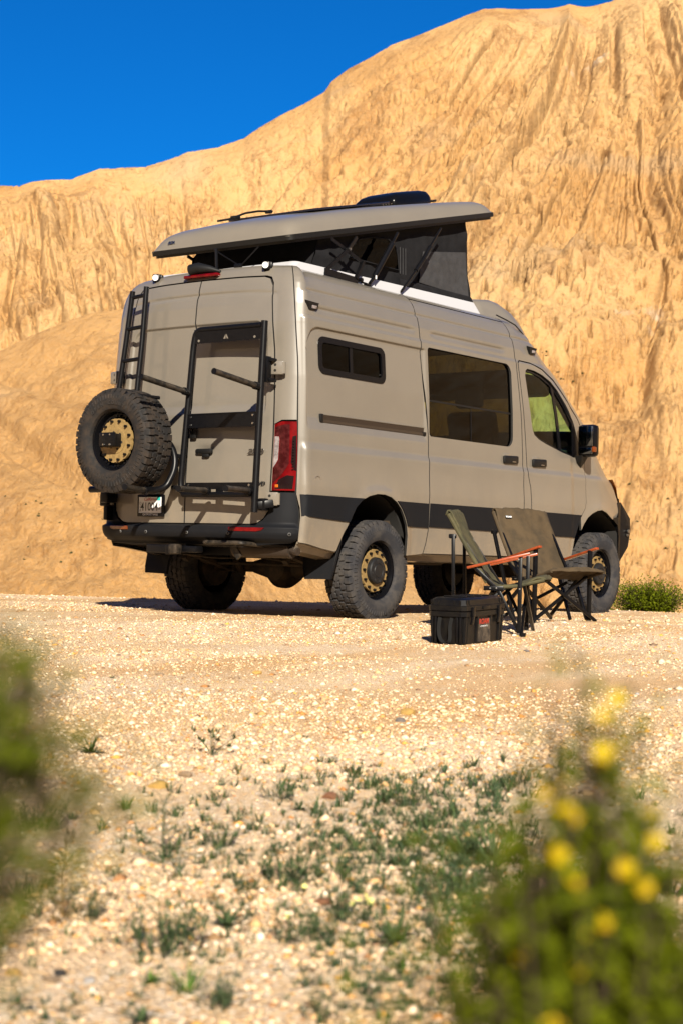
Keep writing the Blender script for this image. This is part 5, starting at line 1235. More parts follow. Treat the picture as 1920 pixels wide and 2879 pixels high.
b.build('lid_lug', BOXM, lid, kind='stuff')
for s in (-1, 1):            # vertical ribs
    for xx in (-.235, -.205, -.085, .085, .205, .235):
        b = MB(); b.add([(xx-.012, s*(hw2-.020), .172), (xx+.012, s*(hw2-.020), .172), (xx+.012, s*(hw2-.026), .01), (xx-.012, s*(hw2-.026), .01), (xx-.008, s*(hw2-.004), .172), (xx+.008, s*(hw2-.004), .172), (xx+.008, s*(hw2-.014), .012), (xx-.008, s*(hw2-.014), .012)], [(4, 5, 6, 7), (0, 4, 7, 3), (1, 2, 6, 5), (0, 1, 5, 4), (3, 7, 6, 2)]); b.build('box_rib', BOXM, body, smooth=False)
    for yy in (-.098, -.075, .075, .098):
        b = MB(); b.box((s*(hl-.014), yy, .090), (.020, .014, .165), ch=.003); b.build('box_rib', BOXM, body)
for s in (-1, 1):
    for xx in (-.170, .170):
        b = MB(); b.box((xx, s*(hw2+.004), .205), (.036, .012, .055), ch=.003); b.beam((xx, s*(hw2+.004), .18), (xx, s*(hw2-.006), .125), .030, .012, ch=.003); b.build('latch', GLOSSB, bx)
b = MB(); b.box((.0, -hw2+.012, .085), (.16, .004, .14)); pn = b.build('dusty_panel', DUSTPATCH, body)
text('box_lettering', 'ROAM', (-.005, -hw2+.0085, .138), (1, 0, 0), (0, 0, 1), .044, PRINTR, body, bold=.0016)
text('box_lettering', 'ADVENTURE CO', (-.005, -hw2+.0085, .110), (1, 0, 0), (0, 0, 1), .0125, PRINTW, body, bold=.0003)
for s in (-1, 1):            # webbing handle hanging as a loop
    P = [(s*(hl-.004), .042, .168), (s*(hl+.004), .046, .12), (s*(hl+.012), .040, .065), (s*(hl+.022), .020, .030), (s*(hl+.028), -.012, .014), (s*(hl+.024), -.040, .022), (s*(hl+.014), -.040, .06), (s*(hl+.006), -.032, .115), (s*(hl-.004), -.040, .168)]
    pts = bend(P, .02, 3); V = []; 
    for i, p in enumerate(pts):
        t = (pts[min(i+1, len(pts)-1)]-pts[max(i-1, 0)]).normalized(); side_ = Vector((s*.5, .86 if p.y > 0 else .5, 0)); side_ = (side_-t*side_.dot(t)).normalized(); n2 = t.cross(side_)
        for a_, c_ in ((-.011, -.0015), (.011, -.0015), (.011, .0015), (-.011, .0015)): V.append(p+side_*a_+n2*c_)
    b = MB(); b.add(V, [(i*4+j, i*4+(j+1) % 4, (i+1)*4+(j+1) % 4, (i+1)*4+j) for i in range(len(pts)-1) for j in range(4)]); b.build('strap_handle', WEB, bx)

# ================================================================= STONES AND GRAVEL
def pix_many(D, k=1.2245):
    """points of the ground met by a bundle of sight lines"""
    D = np.atleast_2d(np.array(D, float)); d = fw+rt*((D[:, :1]*k-960)/FPX)-up*((D[:, 1:]*k-1439.5)/FPX)
    t = np.full(len(D), 1.0); done = np.zeros(len(D), bool)
    for i in range(500):
        P = CAMP+d*t[:, None]; done |= P[:, 2] < tz(*ab(P[:, 0], P[:, 1]))
        if done.all(): break
        t[~done] += .03+.004*t[~done]
    P = CAMP+d*t[:, None]; return P[:, 0], P[:, 1], t, tz(*ab(P[:, 0], P[:, 1]))
def pix_ground(dx, dy): X, Y, t, z = pix_many([(dx, dy)]); return float(X[0]), float(Y[0]), float(t[0])
def pebble_material():
    m = bpy.data.materials.new('pebbles'); m.use_nodes = True; n = m.node_tree.nodes; l = m.node_tree.links; b = n['Principled BSDF']; b.inputs['Roughness'].default_value = .85; b.inputs['Specular IOR Level'].default_value = .3
    g = n.new('ShaderNodeNewGeometry'); r = n.new('ShaderNodeValToRGB'); l.new(g.outputs['Random Per Island'], r.inputs[0]); l.new(r.outputs[0], b.inputs['Base Color'])
    e = r.color_ramp; pts = [(0, (.60, .46, .32)), (.24, (.54, .38, .22)), (.46, (.44, .27, .12)), (.60, (.57, .42, .27)), (.72, (.64, .54, .42)), (.80, (.34, .14, .03)), (.86, (.12, .08, .055)), (.92, (.48, .25, .05)), (1.0, (.24, .15, .09))]
    e.elements[0].color = (*pts[0][1], 1); e.elements[0].position = 0; e.elements[1].color = (*pts[-1][1], 1)
    for p, c in pts[1:-1]:
        q = e.elements.new(p); q.color = (*c, 1)
    return m
PEB = pebble_material()
N = 185000
u01 = RNG.random(N); bb = 2.0*np.exp(u01**.80*np.log(17.2/2.0)); aa = (RNG.random(N)*2-1)*(.225*bb+.25)
# clusters: coarse patches and finer sweeps
dn = fbm(aa*.35, bb*.9, 3.7, 4); keep = (RNG.random(N) < np.clip(.55+2.2*dn, .08, 1)*np.interp(bb, [0, 8, 17], [1, .75, .5]))
aa, bb = aa[keep], bb[keep]; N = len(aa)
size = np.clip(RNG.lognormal(math.log(.0031), .55, N), .0012, .018)*(1+.03*np.maximum(bb-4, 0))*np.interp(bb, [2, 6, 9], [1.0, 1.0, 1.0])
px_, py_ = xy(aa, bb); pz_ = tz(aa, bb)
OV = np.array([(1, 0, 0), (-1, 0, 0), (0, 1, 0), (0, -1, 0), (0, 0, 1), (0, 0, -1)], float); OF = np.array([(0, 2, 4), (2, 1, 4), (1, 3, 4), (3, 0, 4), (2, 0, 5), (1, 2, 5), (3, 1, 5), (0, 3, 5)])
VV = OV[None]*(1+.30*(RNG.random((N, 6, 1))-.5))+.25*(RNG.random((N, 6, 3))-.5)
VV *= np.stack([1.15+.4*RNG.random(N), .85+.3*RNG.random(N), .45+.35*RNG.random(N)], -1)[:, None, :]
an = RNG.random(N)*6.283; c_, s_ = np.cos(an)[:, None], np.sin(an)[:, None]
VX = VV[..., 0]*c_-VV[..., 1]*s_; VY = VV[..., 0]*s_+VV[..., 1]*c_
VV = np.stack([VX, VY, VV[..., 2]], -1)*size[:, None, None]+np.stack([px_, py_, pz_+size*.18], -1)[:, None, :]
FF = OF[None]+6*np.arange(N)[:, None, None]
tri_mesh('gravel', VV.reshape(-1, 3), FF.reshape(-1, 3), PEB, smooth=True, kind='stuff', label='loose pale and rust coloured gravel over the slope')
def rock_geo(seed, flat=.6):
    bm = bmesh.new(); bmesh.ops.create_icosphere(bm, subdivisions=2, radius=1); r = random.Random(seed)
    pl_ = [(Vector((r.gauss(0, 1), r.gauss(0, 1), r.gauss(0, 1))).normalized(), r.uniform(.55, .85)) for _ in range(9)]
    for v in bm.verts:
        for nrm, dd in pl_:
            k = v.co.dot(nrm)-dd
            if k > 0: v.co -= nrm*k*.85
        v.co.z *= flat; v.co.x *= 1.25
    bm.verts.index_update(); V = [tuple(v.co) for v in bm.verts]; Fc = [[v.index for v in f.verts] for f in bm.faces]; bm.free(); return V, Fc
ROCKC = {'rust': (.30, .13, .06), 'ochre': (.62, .38, .10), 'dark': (.05, .045, .04), 'grey': (.22, .19, .17), 'white': (.75, .70, .64), 'tan': (.42, .29, .17)}
ROCKM = {k: mat('stone_'+k, v, .85, ncol=tuple(c*.65 for c in v), nscale=40, bump=.002, bscale=60) for k, v in ROCKC.items()}
for dx, dy, wpx, col, lab in [
    (760, 1838, 42, 'rust', 'rounded reddish-brown stone at the edge of the green weed patch'),
    (937, 1640, 40, 'ochre', 'yellow ochre stone on open gravel below the storage box'),
    (918, 1657, 26, 'grey', 'flat grey stone just below the yellow ochre stone'),
    (140, 2252, 34, 'dark', 'small black stone low on the left slope'),
    (33, 2240, 36, 'ochre', 'yellowish stone at the lower left edge beyond the black one'),
    (118, 2262, 40, 'tan', 'tan stone half buried against the small black stone'),
    (362, 1812, 48, 'ochre', 'flat orange stone left of the weed tufts in mid slope'),
    (428, 1788, 34, 'tan', 'flat tan stone uphill of the flat orange stone'),
    (1208, 1497, 15, 'grey', 'small grey stone right of the storage box on the gravel'),
    (1066, 1519, 13, 'white', 'small white stone below the corner of the storage box'),
    (1148, 1524, 9, 'white', 'tiny white stone between the storage box and the flowering bush'),
    (1403, 1590, 12, 'white', 'white stone right of the flowering bush tip'),
    (1462, 1597, 13, 'white', 'whitish stone at the right, second one along from the bush tip'),
    (368, 1552, 20, 'tan', 'tan stone on the pebbly strip below the rear of the van'),
    (592, 1549, 22, 'ochre', 'orange stone on the pebbly strip below the rear axle'),
    (545, 1562, 18, 'tan', 'tan brown stone beside the orange one on the pebbly strip'),
    (1190, 1960, 54, 'tan', 'broad flat tan stone among the dense weeds'),
    (1225, 2150, 60, 'tan', 'large dark tan stone beneath the left fringe of the flowering bush'),
    (205, 2262, 30, 'white', 'pale pinkish stone near the bottom left of the slope'),
    (745, 2080, 40, 'rust', 'brownish stone between two weed clumps near the yellow blossoms')]:
    X, Y, t = pix_ground(dx, dy); s_ = wpx*1.2245/FPX*t/2
    V, Fc = rock_geo(dx); o = mesh_from('stone', V, Fc, ROCKM[col], None, angle=25, label=lab, category='stone', group='larger stones on the gravel')
    o.location = (X, Y, ground(X, Y)+s_*.15); o.scale = (s_, s_, s_); o.rotation_euler = (0, 0, dx*.37)

# ================================================================= PLANTS
LEAFB = mat('blue_green_leaf', (.050, .078, .040), .7, spec=.1, ncol=(.075, .105, .030), nscale=26); LEAFG = mat('fresh_green_leaf', (.10, .17, .02), .6, spec=.1, ncol=(.06, .13, .03), nscale=60)
DRY = mat('dry_stalk', (.20, .11, .04), .8, ncol=(.12, .10, .03), nscale=40); LEAFY = mat('creosote_leaf', (.110, .130, .004), .65, spec=.04, ncol=(.042, .058, .003), nscale=30); LEAFD = mat('olive_bush_leaf', (.060, .082, .004), .65, spec=.04, ncol=(.100, .112, .008), nscale=30)
STEM = mat('bush_stem', (.07, .045, .03), .8); PETAL = mat('yellow_petal', (.52, .38, .006), .6, spec=.1, ncol=(.42, .27, .004), nscale=50); PALEY = mat('pale_yellow_petal', (.80, .75, .22), .5)
def blade(b, base, d, L, w_, curl=.3, seg=3):
    d = Vector(d).normalized(); side_ = d.cross(Vector((0, 0, 1)));
    if side_.length < .05: side_ = Vector((1, 0, 0))
    side_.normalize(); p = Vector(base); V = []; dirc = d.copy()
    for i in range(seg+1):
        t = i/seg; ww = w_*(1-t)**.6*(.55+.9*t if t < .5 else 1.0)
        V += [p-side_*ww/2, p+side_*ww/2]; p = p+dirc*L/seg; dirc = (dirc+Vector((0, 0, -curl/seg))).normalized()
    b.add(V, [(2*i, 2*i+1, 2*i+3, 2*i+2) for i in range(seg)])
def tuft(seed, kind):
    r = random.Random(seed); b = MB()
    if kind == 'fern':        # clumps of short divided leaves
        for i in range(26):
            an = r.uniform(0, 6.28); R = r.random()**.6*.5; base = Vector((R*math.cos(an), R*math.sin(an), 0)); h = r.uniform(.35, 1.0)*(1-.5*R); tip = base+Vector((math.cos(an)*.35*r.random(), math.sin(an)*.35*r.random(), h))
            b.tube([base, tip], .008, 4, caps=False)
            for k in range(7):
                p = base.lerp(tip, .3+.7*k/6); a2 = r.uniform(0, 6.28); blade(b, p, (math.cos(a2), math.sin(a2), r.uniform(.3, 1.2)), r.uniform(.14, .30), .05, .3, 2)
    elif kind == 'grass':
        for i in range(44):
            an = r.uniform(0, 6.28); R = r.random()*.3; blade(b, (R*math.cos(an), R*math.sin(an), 0), (math.cos(an)*.7, math.sin(an)*.7, r.uniform(.6, 1.8)), r.uniform(.5, 1.05), .055, .6, 3)
    elif kind == 'rosette':
        for i in range(16):
            an = i*2.4+r.random(); el = r.uniform(.25, 1.4); blade(b, (0, 0, .03), (math.cos(an), math.sin(an), el), r.uniform(.5, .95), .18, .8, 4)
        for i in range(10):
            an = r.uniform(0, 6.28); blade(b, (0, 0, .1), (math.cos(an)*.4, math.sin(an)*.4, 1), r.uniform(.4, .8), .12, .3, 3)
    elif kind == 'stalk':
        b.tube([(0, 0, 0), (.02, 0, .5), (0, .02, 1.0)], [.012, .008, .004], 5)
        for i in range(60):
            t = r.random()**1.3; an = r.uniform(0, 6.28); L = (.42*(1-t)+.08); p = Vector((.0, 0, t*.95)); q = p+Vector((math.cos(an)*L, math.sin(an)*L, r.uniform(.05, .25)))
            b.tube([p, q], .004, 3, caps=False)
            for k in range(4): a2 = r.uniform(0, 6.28); blade(b, p.lerp(q, .4+.2*k), (math.cos(a2), math.sin(a2), 1), .07, .022, .2, 1)
    elif kind == 'sprigs':    # separate rounded heads on stalks
        for i in range(9):
            an = r.uniform(0, 6.28); R = .15+.5*r.random(); tip = Vector((R*math.cos(an), R*math.sin(an), r.uniform(.25, 1.0))); b.tube([(0, 0, 0), tip*.5+Vector((0, 0, .05)), tip], .010, 4, caps=False)
            for k in range(16): a2 = r.uniform(0, 6.28); blade(b, tip+Vector((r.gauss(0, .03), r.gauss(0, .03), r.gauss(0, .03))), (math.cos(a2), math.sin(a2), r.uniform(.2, 1.5)), r.uniform(.10, .22), .06, .3, 2)
    return b
TM = {}
def tuft_mesh(kind, v, m):
    key = (kind, v, m.name)
    if key not in TM:
        b = tuft(v*13+5, kind); o = b.build('weed', m, None, smooth=False); TM[key] = o.data; bpy.data.objects.remove(o)
    return TM[key]
G1 = 'weeds growing out of the gravel'
WEEDS = [(487, 1738, 72, 'sprigs', 0, LEAFB, 'blue-green weed with separate leaf heads, standing alone highest on the bare gravel'),
    (648, 1842, 62, 'fern', 1, LEAFB, 'low blue-green weed clump left of the reddish-brown stone'),
    (690, 1868, 40, 'rosette', 2, LEAFB, 'small spiky weed below and left of the reddish-brown stone'),
    (1180, 1806, 48, 'fern', 0, LEAFB, 'spreading weed left of the upper flowering bush spray'),
    (925, 1853, 66, 'fern', 2, LEAFB, 'dark weed clump at the upper edge of the dense weed patch'),
    (805, 1778, 34, 'fern', 3, LEAFB, 'flat weed mat at the top of the weed patch'),
    (852, 1808, 42, 'grass', 1, LEAFB, 'upright grass-like tuft just right of the flat weed mat'),
    (703, 1697, 18, 'grass', 0, LEAFB, 'tiny weed tuft on bare gravel above the reddish-brown stone'),
    (258, 1560, 12, 'grass', 2, LEAFB, 'tiny weed on the gravel below the left end of the van shadow'),
    (760, 1760, 32, 'grass', 3, LEAFB, 'thin grassy tuft to the left of the flat weed mat'),
    (375, 1982, 165, 'stalk', 0, LEAFB, 'tall wispy weed with one thin upright stalk'),
    (500, 1945, 62, 'fern', 4, LEAFB, 'bushy weed just right of the tall wispy one'),
    (545, 1890, 36, 'grass', 4, LEAFB, 'short weed tuft uphill of the bushy one beside the wispy stalk'),
    (398, 2195, 150, 'fern', 5, LEAFB, 'largest dense blue-grey weed clump on the lower left slope'),
    (522, 2140, 74, 'rosette', 1, LEAFB, 'broad-leaved rosette right of the largest blue-grey clump'),
    (38, 2070, 84, 'rosette', 3, LEAFB, 'rosette weed with spreading leaves at the left edge'),
    (85, 2050, 55, 'fern', 6, LEAFB, 'leafy weed touching the rosette at the left edge'),
    (146, 2118, 190, 'stalk', 1, DRY, 'dry brown stalk rising from a rusty tuft on the left slope'),
    (128, 2124, 50, 'grass', 5, DRY, 'rusty brown dry tuft around the foot of the brown stalk'),
    (208, 2112, 66, 'fern', 1, LEAFB, 'green weed clump right beside the rusty dry tuft'),
    (345, 2275, 52, 'rosette', 0, LEAFG, 'bright green seedling with broad leaves near the bottom'),
    (430, 2282, 84, 'grass', 2, LEAFG, 'bright green upright tuft right of the broad-leaved seedling'),
    (512, 2330, 90, 'fern', 2, LEAFB, 'blue-green clump near the bottom edge, left of centre'),
    (328, 2352, 70, 'rosette', 4, LEAFB, 'leafy weed cut by the bottom edge below the bright seedling'),
    (28, 2335, 100, 'stalk', 2, LEAFB, 'wispy weed at the bottom left corner'),
    (288, 1864, 52, 'grass', 1, LEAFB, 'grassy tuft right of the blurred left bush'),
    (92, 1905, 90, 'fern', 3, LEAFB, 'dark weed clump directly beneath the blurred left bush'),
    (210, 1735, 60, 'rosette', 2, LEAFB, 'olive rosette half hidden behind the blurred left bush'),
    (165, 1885, 38, 'grass', 3, LEAFG, 'small green tuft below the blurred left bush'),
    (575, 2050, 34, 'grass', 0, LEAFB, 'small tuft between the large clump and the blossoming one'),
    (265, 2020, 34, 'fern', 5, LEAFB, 'small weed left of the tall wispy stalk'),
    (672, 2028, 100, 'fern', 0, LEAFB, 'weed clump bearing a pale yellow blossom left of centre'),
    (700, 2165, 110, 'fern', 4, LEAFB, 'wide weed clump below the first yellow blossom'),
    (905, 2180, 95, 'rosette', 5, LEAFB, 'dark leafy weed below the pale yellow flower heads'),
    (790, 2120, 90, 'fern', 1, LEAFB, 'weed clump straight below the pale yellow flower heads'),
    (925, 2270, 120, 'stalk', 3, LEAFG, 'green wispy weed left of the lettered corner of the bush'),
    (1130, 1985, 130, 'grass', 4, LEAFB, 'dense grassy clump against the left flank of the flowering bush'),
    (1060, 1960, 90, 'grass', 2, LEAFB, 'grassy weed left of the dense clump by the flowering bush'),
    (1180, 1930, 70, 'fern', 3, LEAFB, 'leafy weed at the upper left foot of the flowering bush'),
    (1545, 2060, 90, 'grass', 1, LEAFG, 'green grassy tuft at the right edge beyond the flowering bush'),
    (1440, 1880, 40, 'grass', 5, LEAFG, 'small tuft right of the flowering bush on open gravel'),
    (860, 2330, 110, 'stalk', 4, LEAFB, 'wispy grey-green weed at the bottom left of the bush'),
    (735, 2345, 70, 'fern', 5, LEAFB, 'fern-like weed at the bottom edge in the middle')]
for dx, dy, hp, kd, v, m_, lab in WEEDS:
    X, Y, t = pix_ground(dx, dy); s_ = hp*1.2245/FPX*t
    o = bpy.data.objects.new('weed', tuft_mesh(kd, v, m_)); link(o, None, label=lab, category='weed', group=G1)
    o.location = (X, Y, ground(X, Y)-.002); o.scale = (s_*1.15, s_*1.15, s_*.95); o.rotation_euler = (0, 0, dx*1.7)
def flower(par, P, r_, m_, seed, n=5, name='flower'):
    rn = random.Random(seed); b = MB(); P = Vector(P); tilt = Vector((rn.gauss(-.5, .3), rn.gauss(-.5, .3), rn.uniform(.2, 1))).normalized(); a_ = tilt.orthogonal().normalized(); c_ = tilt.cross(a_)
    for k in range(n):
        th = 6.283*k/n; d = a_*math.cos(th)+c_*math.sin(th); s2 = tilt.cross(d)
        b.add([P, P+d*r_*.5+s2*r_*.38+tilt*r_*.12, P+d*r_+tilt*r_*.30, P+d*r_*.5-s2*r_*.38+tilt*r_*.12], [(0, 1, 2, 3)])
    b.tube([P, P+tilt*r_*.3], r_*.12, 5)
    return b.build(name, m_, par, smooth=False)
for i, (dx, dy) in enumerate([(686, 1992), (822, 2068), (838, 2058), (808, 2075), (700, 2035), (850, 2070), (660, 2105)]):
    X, Y, t = pix_ground(dx, dy+18); P = CAMP+(fw+rt*(dx*1.2245-960)/FPX-up*(dy*1.2245-1439.5)/FPX)*(t-.01)
    o = flower(None, P, .010 if i in (1, 2, 5) else .007, PALEY, i, 5, 'blossom'); o['label'] = ['pale yellow blossom on the weed left of centre', 'largest pale yellow blossom of the cluster in the weeds', 'upper pale yellow blossom of the cluster in the weeds', 'left pale yellow blossom of the cluster in the weeds', 'small yellow blossom below the single pale one', 'right pale yellow blossom of the cluster in the weeds', 'lowest small yellow blossom on the wide weed clump'][i]
    o['category'] = 'flower'; o['group'] = 'pale yellow blossoms in the weeds'
    b = MB(); z0 = ground(P[0], P[1]); b.tube([(P[0]+.004, P[1], z0), (P[0], P[1], P[2])], .0008, 4); b.build('stem', LEAFB, o)
# uncountable small weeds: one object
b = MB(); rw = random.Random(11); VW = []; FW_ = []; nv_ = 0
protos = []
for k in range(5):
    bb_ = MB(); r = random.Random(k+40)
    for i in range(9):
        an = r.uniform(0, 6.28); blade(bb_, (r.gauss(0, .12), r.gauss(0, .12), 0), (math.cos(an)*.8, math.sin(an)*.8, r.uniform(.5, 1.7)), r.uniform(.5, 1.1), .11, .5, 2)
    protos.append((np.array(bb_.V), np.array(bb_.F)))
patches = [(60, 2080, 120, 60, 30), (90, 2330, 160, 50, 30), (420, 2200, 120, 60, 30), (880, 1960, 200, 60, 90), (1080, 2080, 120, 90, 120), (700, 1985, 240, 110, 120), (1000, 1950, 260, 150, 330), (850, 2180, 260, 150, 230), (1080, 2020, 190, 110, 200), (500, 2030, 200, 150, 60), (850, 1800, 330, 40, 70), (1150, 1810, 130, 35, 40), (960, 1870, 260, 60, 80), (380, 1900, 300, 90, 40), (1480, 2000, 90, 160, 40), (250, 2200, 250, 150, 26), (950, 2320, 260, 90, 90), (1050, 2180, 150, 130, 120), (600, 1850, 260, 60, 26)]
pts_ = [(cx+rw.gauss(0, sx*.5), cy+rw.gauss(0, sy*.5)) for (cx, cy, sx, sy, cnt) in patches for i in range(int(cnt*1.15))]
pts_ = [p for p in pts_ if -60 < p[0] < 1640 and 1690 < p[1] < 2420]; GX, GY, GT, GZ_ = pix_many(pts_)
for X, Y, t, z in zip(GX, GY, GT, GZ_):
    s_ = rw.uniform(16, 48)*1.2245/FPX*t; pv, pf = protos[rw.randrange(5)]; an = rw.uniform(0, 6.28)
    R2 = np.array([[math.cos(an), -math.sin(an), 0], [math.sin(an), math.cos(an), 0], [0, 0, 1]]); VW.append(pv @ R2.T*s_+np.array([X, Y, z-.001])); FW_.append(pf+nv_); nv_ += len(pv)
tri_mesh('ground_cover', np.concatenate(VW), np.concatenate(FW_), LEAFB, kind='stuff', label='small blue-green weeds scattered over the near gravel')

def bush(name, base, height, spread, n_stems, leaves, leaf_len, lm, label, cat, seed, tips=None, flowers=(), fr=.011, sparse=0):
    """woody base, branching stems ending in leafy twigs; tips: list of (point, weight)"""
    rn = random.Random(seed); root = empty(name, base, label=label, category=cat); base = Vector(base); b = MB(); twigs = []
    for i in range(n_stems):
        if tips: tp_ = Vector(rn.choices([t for t, _ in tips], [w_ for _, w_ in tips])[0])-base+Vector((rn.gauss(0, spread), rn.gauss(0, spread), rn.gauss(0, spread)))
        else:
            an = rn.uniform(0, 6.28); R = spread*rn.random()**.5; tp_ = Vector((R*math.cos(an), R*math.sin(an), height*rn.uniform(.55, 1)*(1-.25*(R/spread)**2)))
        mid = tp_*.5+Vector((-tp_.x*.18, -tp_.y*.18, tp_.z*.06)); pts = [Vector((rn.gauss(0, .012), rn.gauss(0, .012), 0)), mid, tp_]; pts = bend(pts, .4*tp_.length, 5)
        b.tube(pts, [(height*.0035 if tips else height*.008)*(1-.7*j/(len(pts)-1)) for j in range(len(pts))], 5, caps=False)
        twigs.append(pts)
    b.build('stem', STEM, root)
    V = []; Fc = []; k = 0; mi = []
    for i in range(leaves):
        pts = twigs[rn.randrange(len(twigs))]; f_ = 1-rn.random()**1.3*(.55 if not tips else .30); idx = min(int(f_*(len(pts)-1)), len(pts)-2); p = pts[idx].lerp(pts[idx+1], f_*(len(pts)-1)-idx)
        sp_ = leaf_len*(1.25 if tips else 2.0); p = p+Vector((rn.gauss(0, sp_), rn.gauss(0, sp_), rn.gauss(0, sp_))); d = Vector((rn.gauss(0, 1), rn.gauss(0, 1), rn.gauss(.4, 1))).normalized(); s2 = d.orthogonal().normalized(); L = leaf_len*rn.uniform(.7, 1.3); ww = L*.36
        V += [p, p+d*L*.5+s2*ww, p+d*L, p+d*L*.5-s2*ww]; Fc.append((k, k+1, k+2, k+3)); k += 4
    tri_mesh('leaves', np.array([tuple(v) for v in V]), np.array(Fc), lm, root, kind='stuff')
    for j, P in enumerate(flowers):
        for jj in range(2): flower(root, Vector(P)-base+Vector((rn.gauss(0, .006), rn.gauss(0, .006), rn.gauss(0, .009))), fr*rn.uniform(.55, .9), PETAL, seed+j*3+jj, 5)
    return root
def sight(dx, dy, t): return tuple(float(v) for v in CAMP+(fw+rt*(dx*1.2245-960)/FPX-up*(dy*1.2245-1439.5)/FPX)*t)
# near bush on the right, out of focus
D1 = .86
tipsR = [(sight(1345, 1610, D1), 3), (sight(1370, 1700, D1), 4), (sight(1330, 1760, D1+.03), 3), (sight(1270, 1750, D1), 2), (sight(1395, 1800, D1), 4), (sight(1400, 1880, D1-.02), 4), (sight(1450, 1930, D1), 3), (sight(1330, 1890, D1), 5), (sight(1290, 1990, D1-.03), 6), (sight(1380, 2010, D1+.04), 7), (sight(1230, 1960, D1), 3), (sight(1250, 2100, D1+.03), 6), (sight(1350, 2150, D1), 8), (sight(1450, 2110, D1), 7), (sight(1530, 2180, D1), 5), (sight(1180, 2200, D1), 4), (sight(1300, 2280, D1), 9), (sight(1430, 2270, D1), 9), (sight(1540, 2320, D1), 6), (sight(1080, 2290, D1+.02), 2), (sight(1020, 2160, D1+.05), 1.2), (sight(1060, 2060, D1+.08), .8), (sight(1130, 2040, D1+.06), 1.5), (sight(1200, 2360, D1), 6), (sight(1400, 2400, D1), 8), (sight(1500, 2040, D1+.05), 5), (sight(1210, 2060, D1+.05), 6), (sight(1160, 2120, D1+.08), 4), (sight(1560, 2140, D1+.04), 5), (sight(1560, 2260, D1), 7), (sight(1130, 2330, D1+.05), 6), (sight(1260, 2200, D1+.05), 8), (sight(1340, 2060, D1+.04), 7), (sight(1300, 1900, D1+.04), 5), (sight(1270, 2350, D1), 8), (sight(1500, 2390, D1), 8)]
flR = [sight(*p) for p in ((1392, 1635, .84), (1290, 1748, .84), (1392, 1748, .84), (1400, 1800, .85), (1300, 1848, .84), (1322, 1915, .83), (1310, 1975, .83), (1492, 1905, .86), (1440, 2040, .83), (1346, 2140, .82), (1205, 2250, .85), (1290, 2300, .83))]
bR = sight(1380, 2351, D1+.05); gz_ = ground(bR[0], bR[1])
bush('flowering_bush', (bR[0], bR[1], gz_-.01), .75, .018, 260, 24000, .0085, LEAFY, 'blurred green bush with yellow flowers filling the lower right corner', 'bush', 5, tips=tipsR, flowers=flR, fr=.0075)
D2 = .66
tipsL = [(sight(10, 1530, D2), 4), (sight(-20, 1490, D2), 5), (sight(45, 1590, D2), 4), (sight(60, 1680, D2), 3), (sight(15, 1690, D2), 6), (sight(-40, 1620, D2), 6), (sight(10, 1730, D2), 6), (sight(60, 1740, D2), 2.5), (sight(200, 1650, D2+.02), .6), (sight(225, 1700, D2+.02), .6), (sight(205, 1790, D2), 1.3), (sight(120, 1720, D2), 1.0), (sight(100, 1610, D2), 1.3), (sight(110, 1500, D2), .8), (sight(220, 1790, D2), .8), (sight(130, 1770, D2), .8), (sight(-60, 1700, D2), 5)]
bL = sight(-1500, 1990, D2); 
bush('shrub', (bL[0], bL[1], ground(bL[0], bL[1])-.01), .62, .0085, 120, 8000, .0080, LEAFD, 'blurred green bush reaching in from the left edge', 'bush', 9, tips=tipsL, sparse=1)
# shrub beyond the crest, right of the front wheel
Xc, Yc = xy((1490*1.2245-960)/FPX*18.6, 18.6)
bush('desert_shrub', (float(Xc), float(Yc), ground(float(Xc), float(Yc))-.03), .52, .50, 240, 15000, .026, LEAFY, 'green desert shrub growing beyond the gravel edge right of the front wheel', 'shrub', 21, fr=.02)
Xc, Yc = xy((1400*1.2245-960)/FPX*18.2, 18.2)
bush('desert_shrub', (float(Xc), float(Yc), ground(float(Xc), float(Yc))-.03), .30, .12, 30, 800, .018, LEAFY, 'low green shrub sprig tucked against the van front tyre', 'shrub', 22)
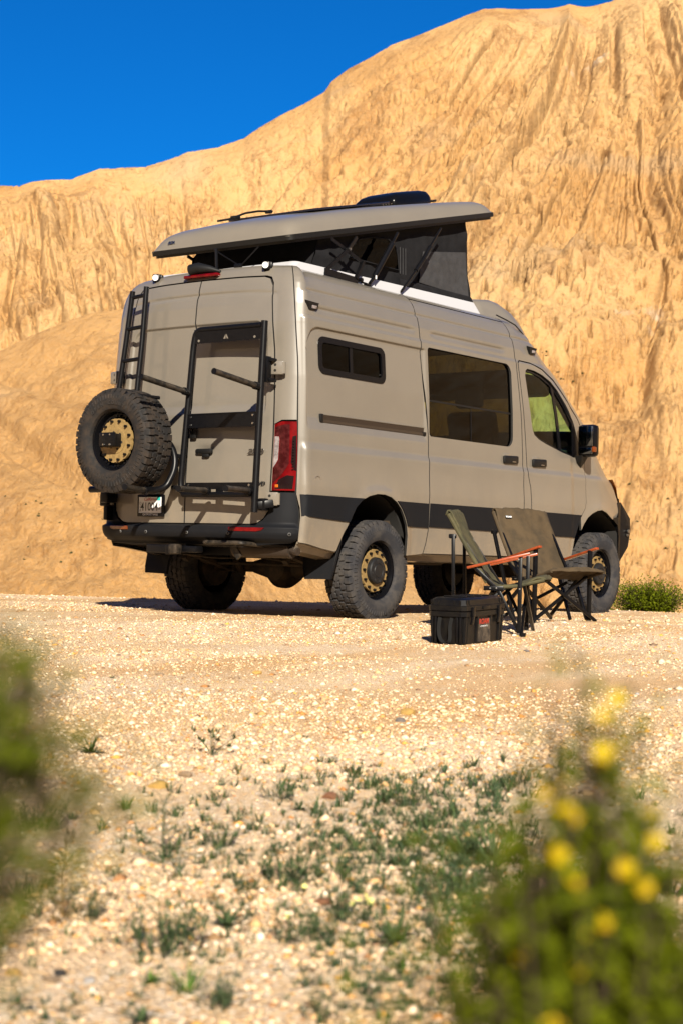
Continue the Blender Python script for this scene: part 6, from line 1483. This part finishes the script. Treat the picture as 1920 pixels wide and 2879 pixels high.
# small shrubs dotted on the slopes behind
bpy.context.view_layer.update()
from mathutils.bvhtree import BVHTree
dg = bpy.context.evaluated_depsgraph_get()
BH_ = BVHTree.FromObject(hill, dg); BS_ = BVHTree.FromObject(spur, dg)
SHM = []
for k in range(4):
    rr = random.Random(k+70); b = MB()
    for i in range(60):
        an = rr.uniform(0, 6.28); el = rr.uniform(.1, 1.4); d = Vector((math.cos(an)*math.cos(el), math.sin(an)*math.cos(el), math.sin(el))); blade(b, d*rr.uniform(.1, .5), d+Vector((rr.gauss(0, .4), rr.gauss(0, .4), .2)), rr.uniform(.3, .6), .16, .2, 2)
    o = b.build('hill_shrub', LEAFB, None, smooth=False); SHM.append(o.data); bpy.data.objects.remove(o)
NCELL = {}
rs = random.Random(31)
areas = [((10, 250), (1120, 1300), 22, 'dark shrub dot on slope left of the van'), ((1240, 1345), (800, 890), 9, 'dark shrub dot on cliff above the windscreen'), ((1440, 1540), (1330, 1450), 0, ''), ((1440, 1560), (1080, 1340), 9, 'dark shrub dot on cliff right of the van nose')]
for (xa, xb), (ya, yb_), cnt, lab in areas:
    for i in range(cnt):
        dx = rs.uniform(xa, xb); dy = rs.uniform(ya, yb_); d = Vector(fw+rt*(dx*1.2245-960)/FPX-up*(dy*1.2245-1439.5)/FPX).normalized(); o_ = Vector(CAMP)
        h1_ = BS_.ray_cast(o_, d); h2_ = BH_.ray_cast(o_, d)
        hit = min([h for h in (h1_, h2_) if h[0] is not None], key=lambda h: h[3], default=None)
        if hit is None: continue
        s_ = rs.uniform(4, 9)*1.2245/FPX*hit[3]
        nn_ = int(4*(dx-xa)/(xb-xa+.01)); mm_ = int(4*(dy-ya)/(yb_-ya+.01)); key_ = (nn_, mm_); NCELL[(lab, key_)] = NCELL.get((lab, key_), 0)+1
        wh = ['far left', 'left of centre', 'right of centre', 'far right'][nn_]; hh_ = ['top', 'upper', 'lower', 'bottom'][mm_]; sz_ = ['', 'another ', 'a third ', 'a fourth '][min(NCELL[(lab, key_)]-1, 3)]
        o = bpy.data.objects.new('hill_shrub', SHM[i % 4]); link(o, None, label='%s%s, %s row, %s' % (sz_, lab, hh_, wh), category='shrub', group='shrubs dotted on the slopes behind'); o.location = hit[0]-Vector((0, 0, s_*.1)); o.scale = (s_, s_, s_*.8); o.rotation_euler = (0, 0, i)
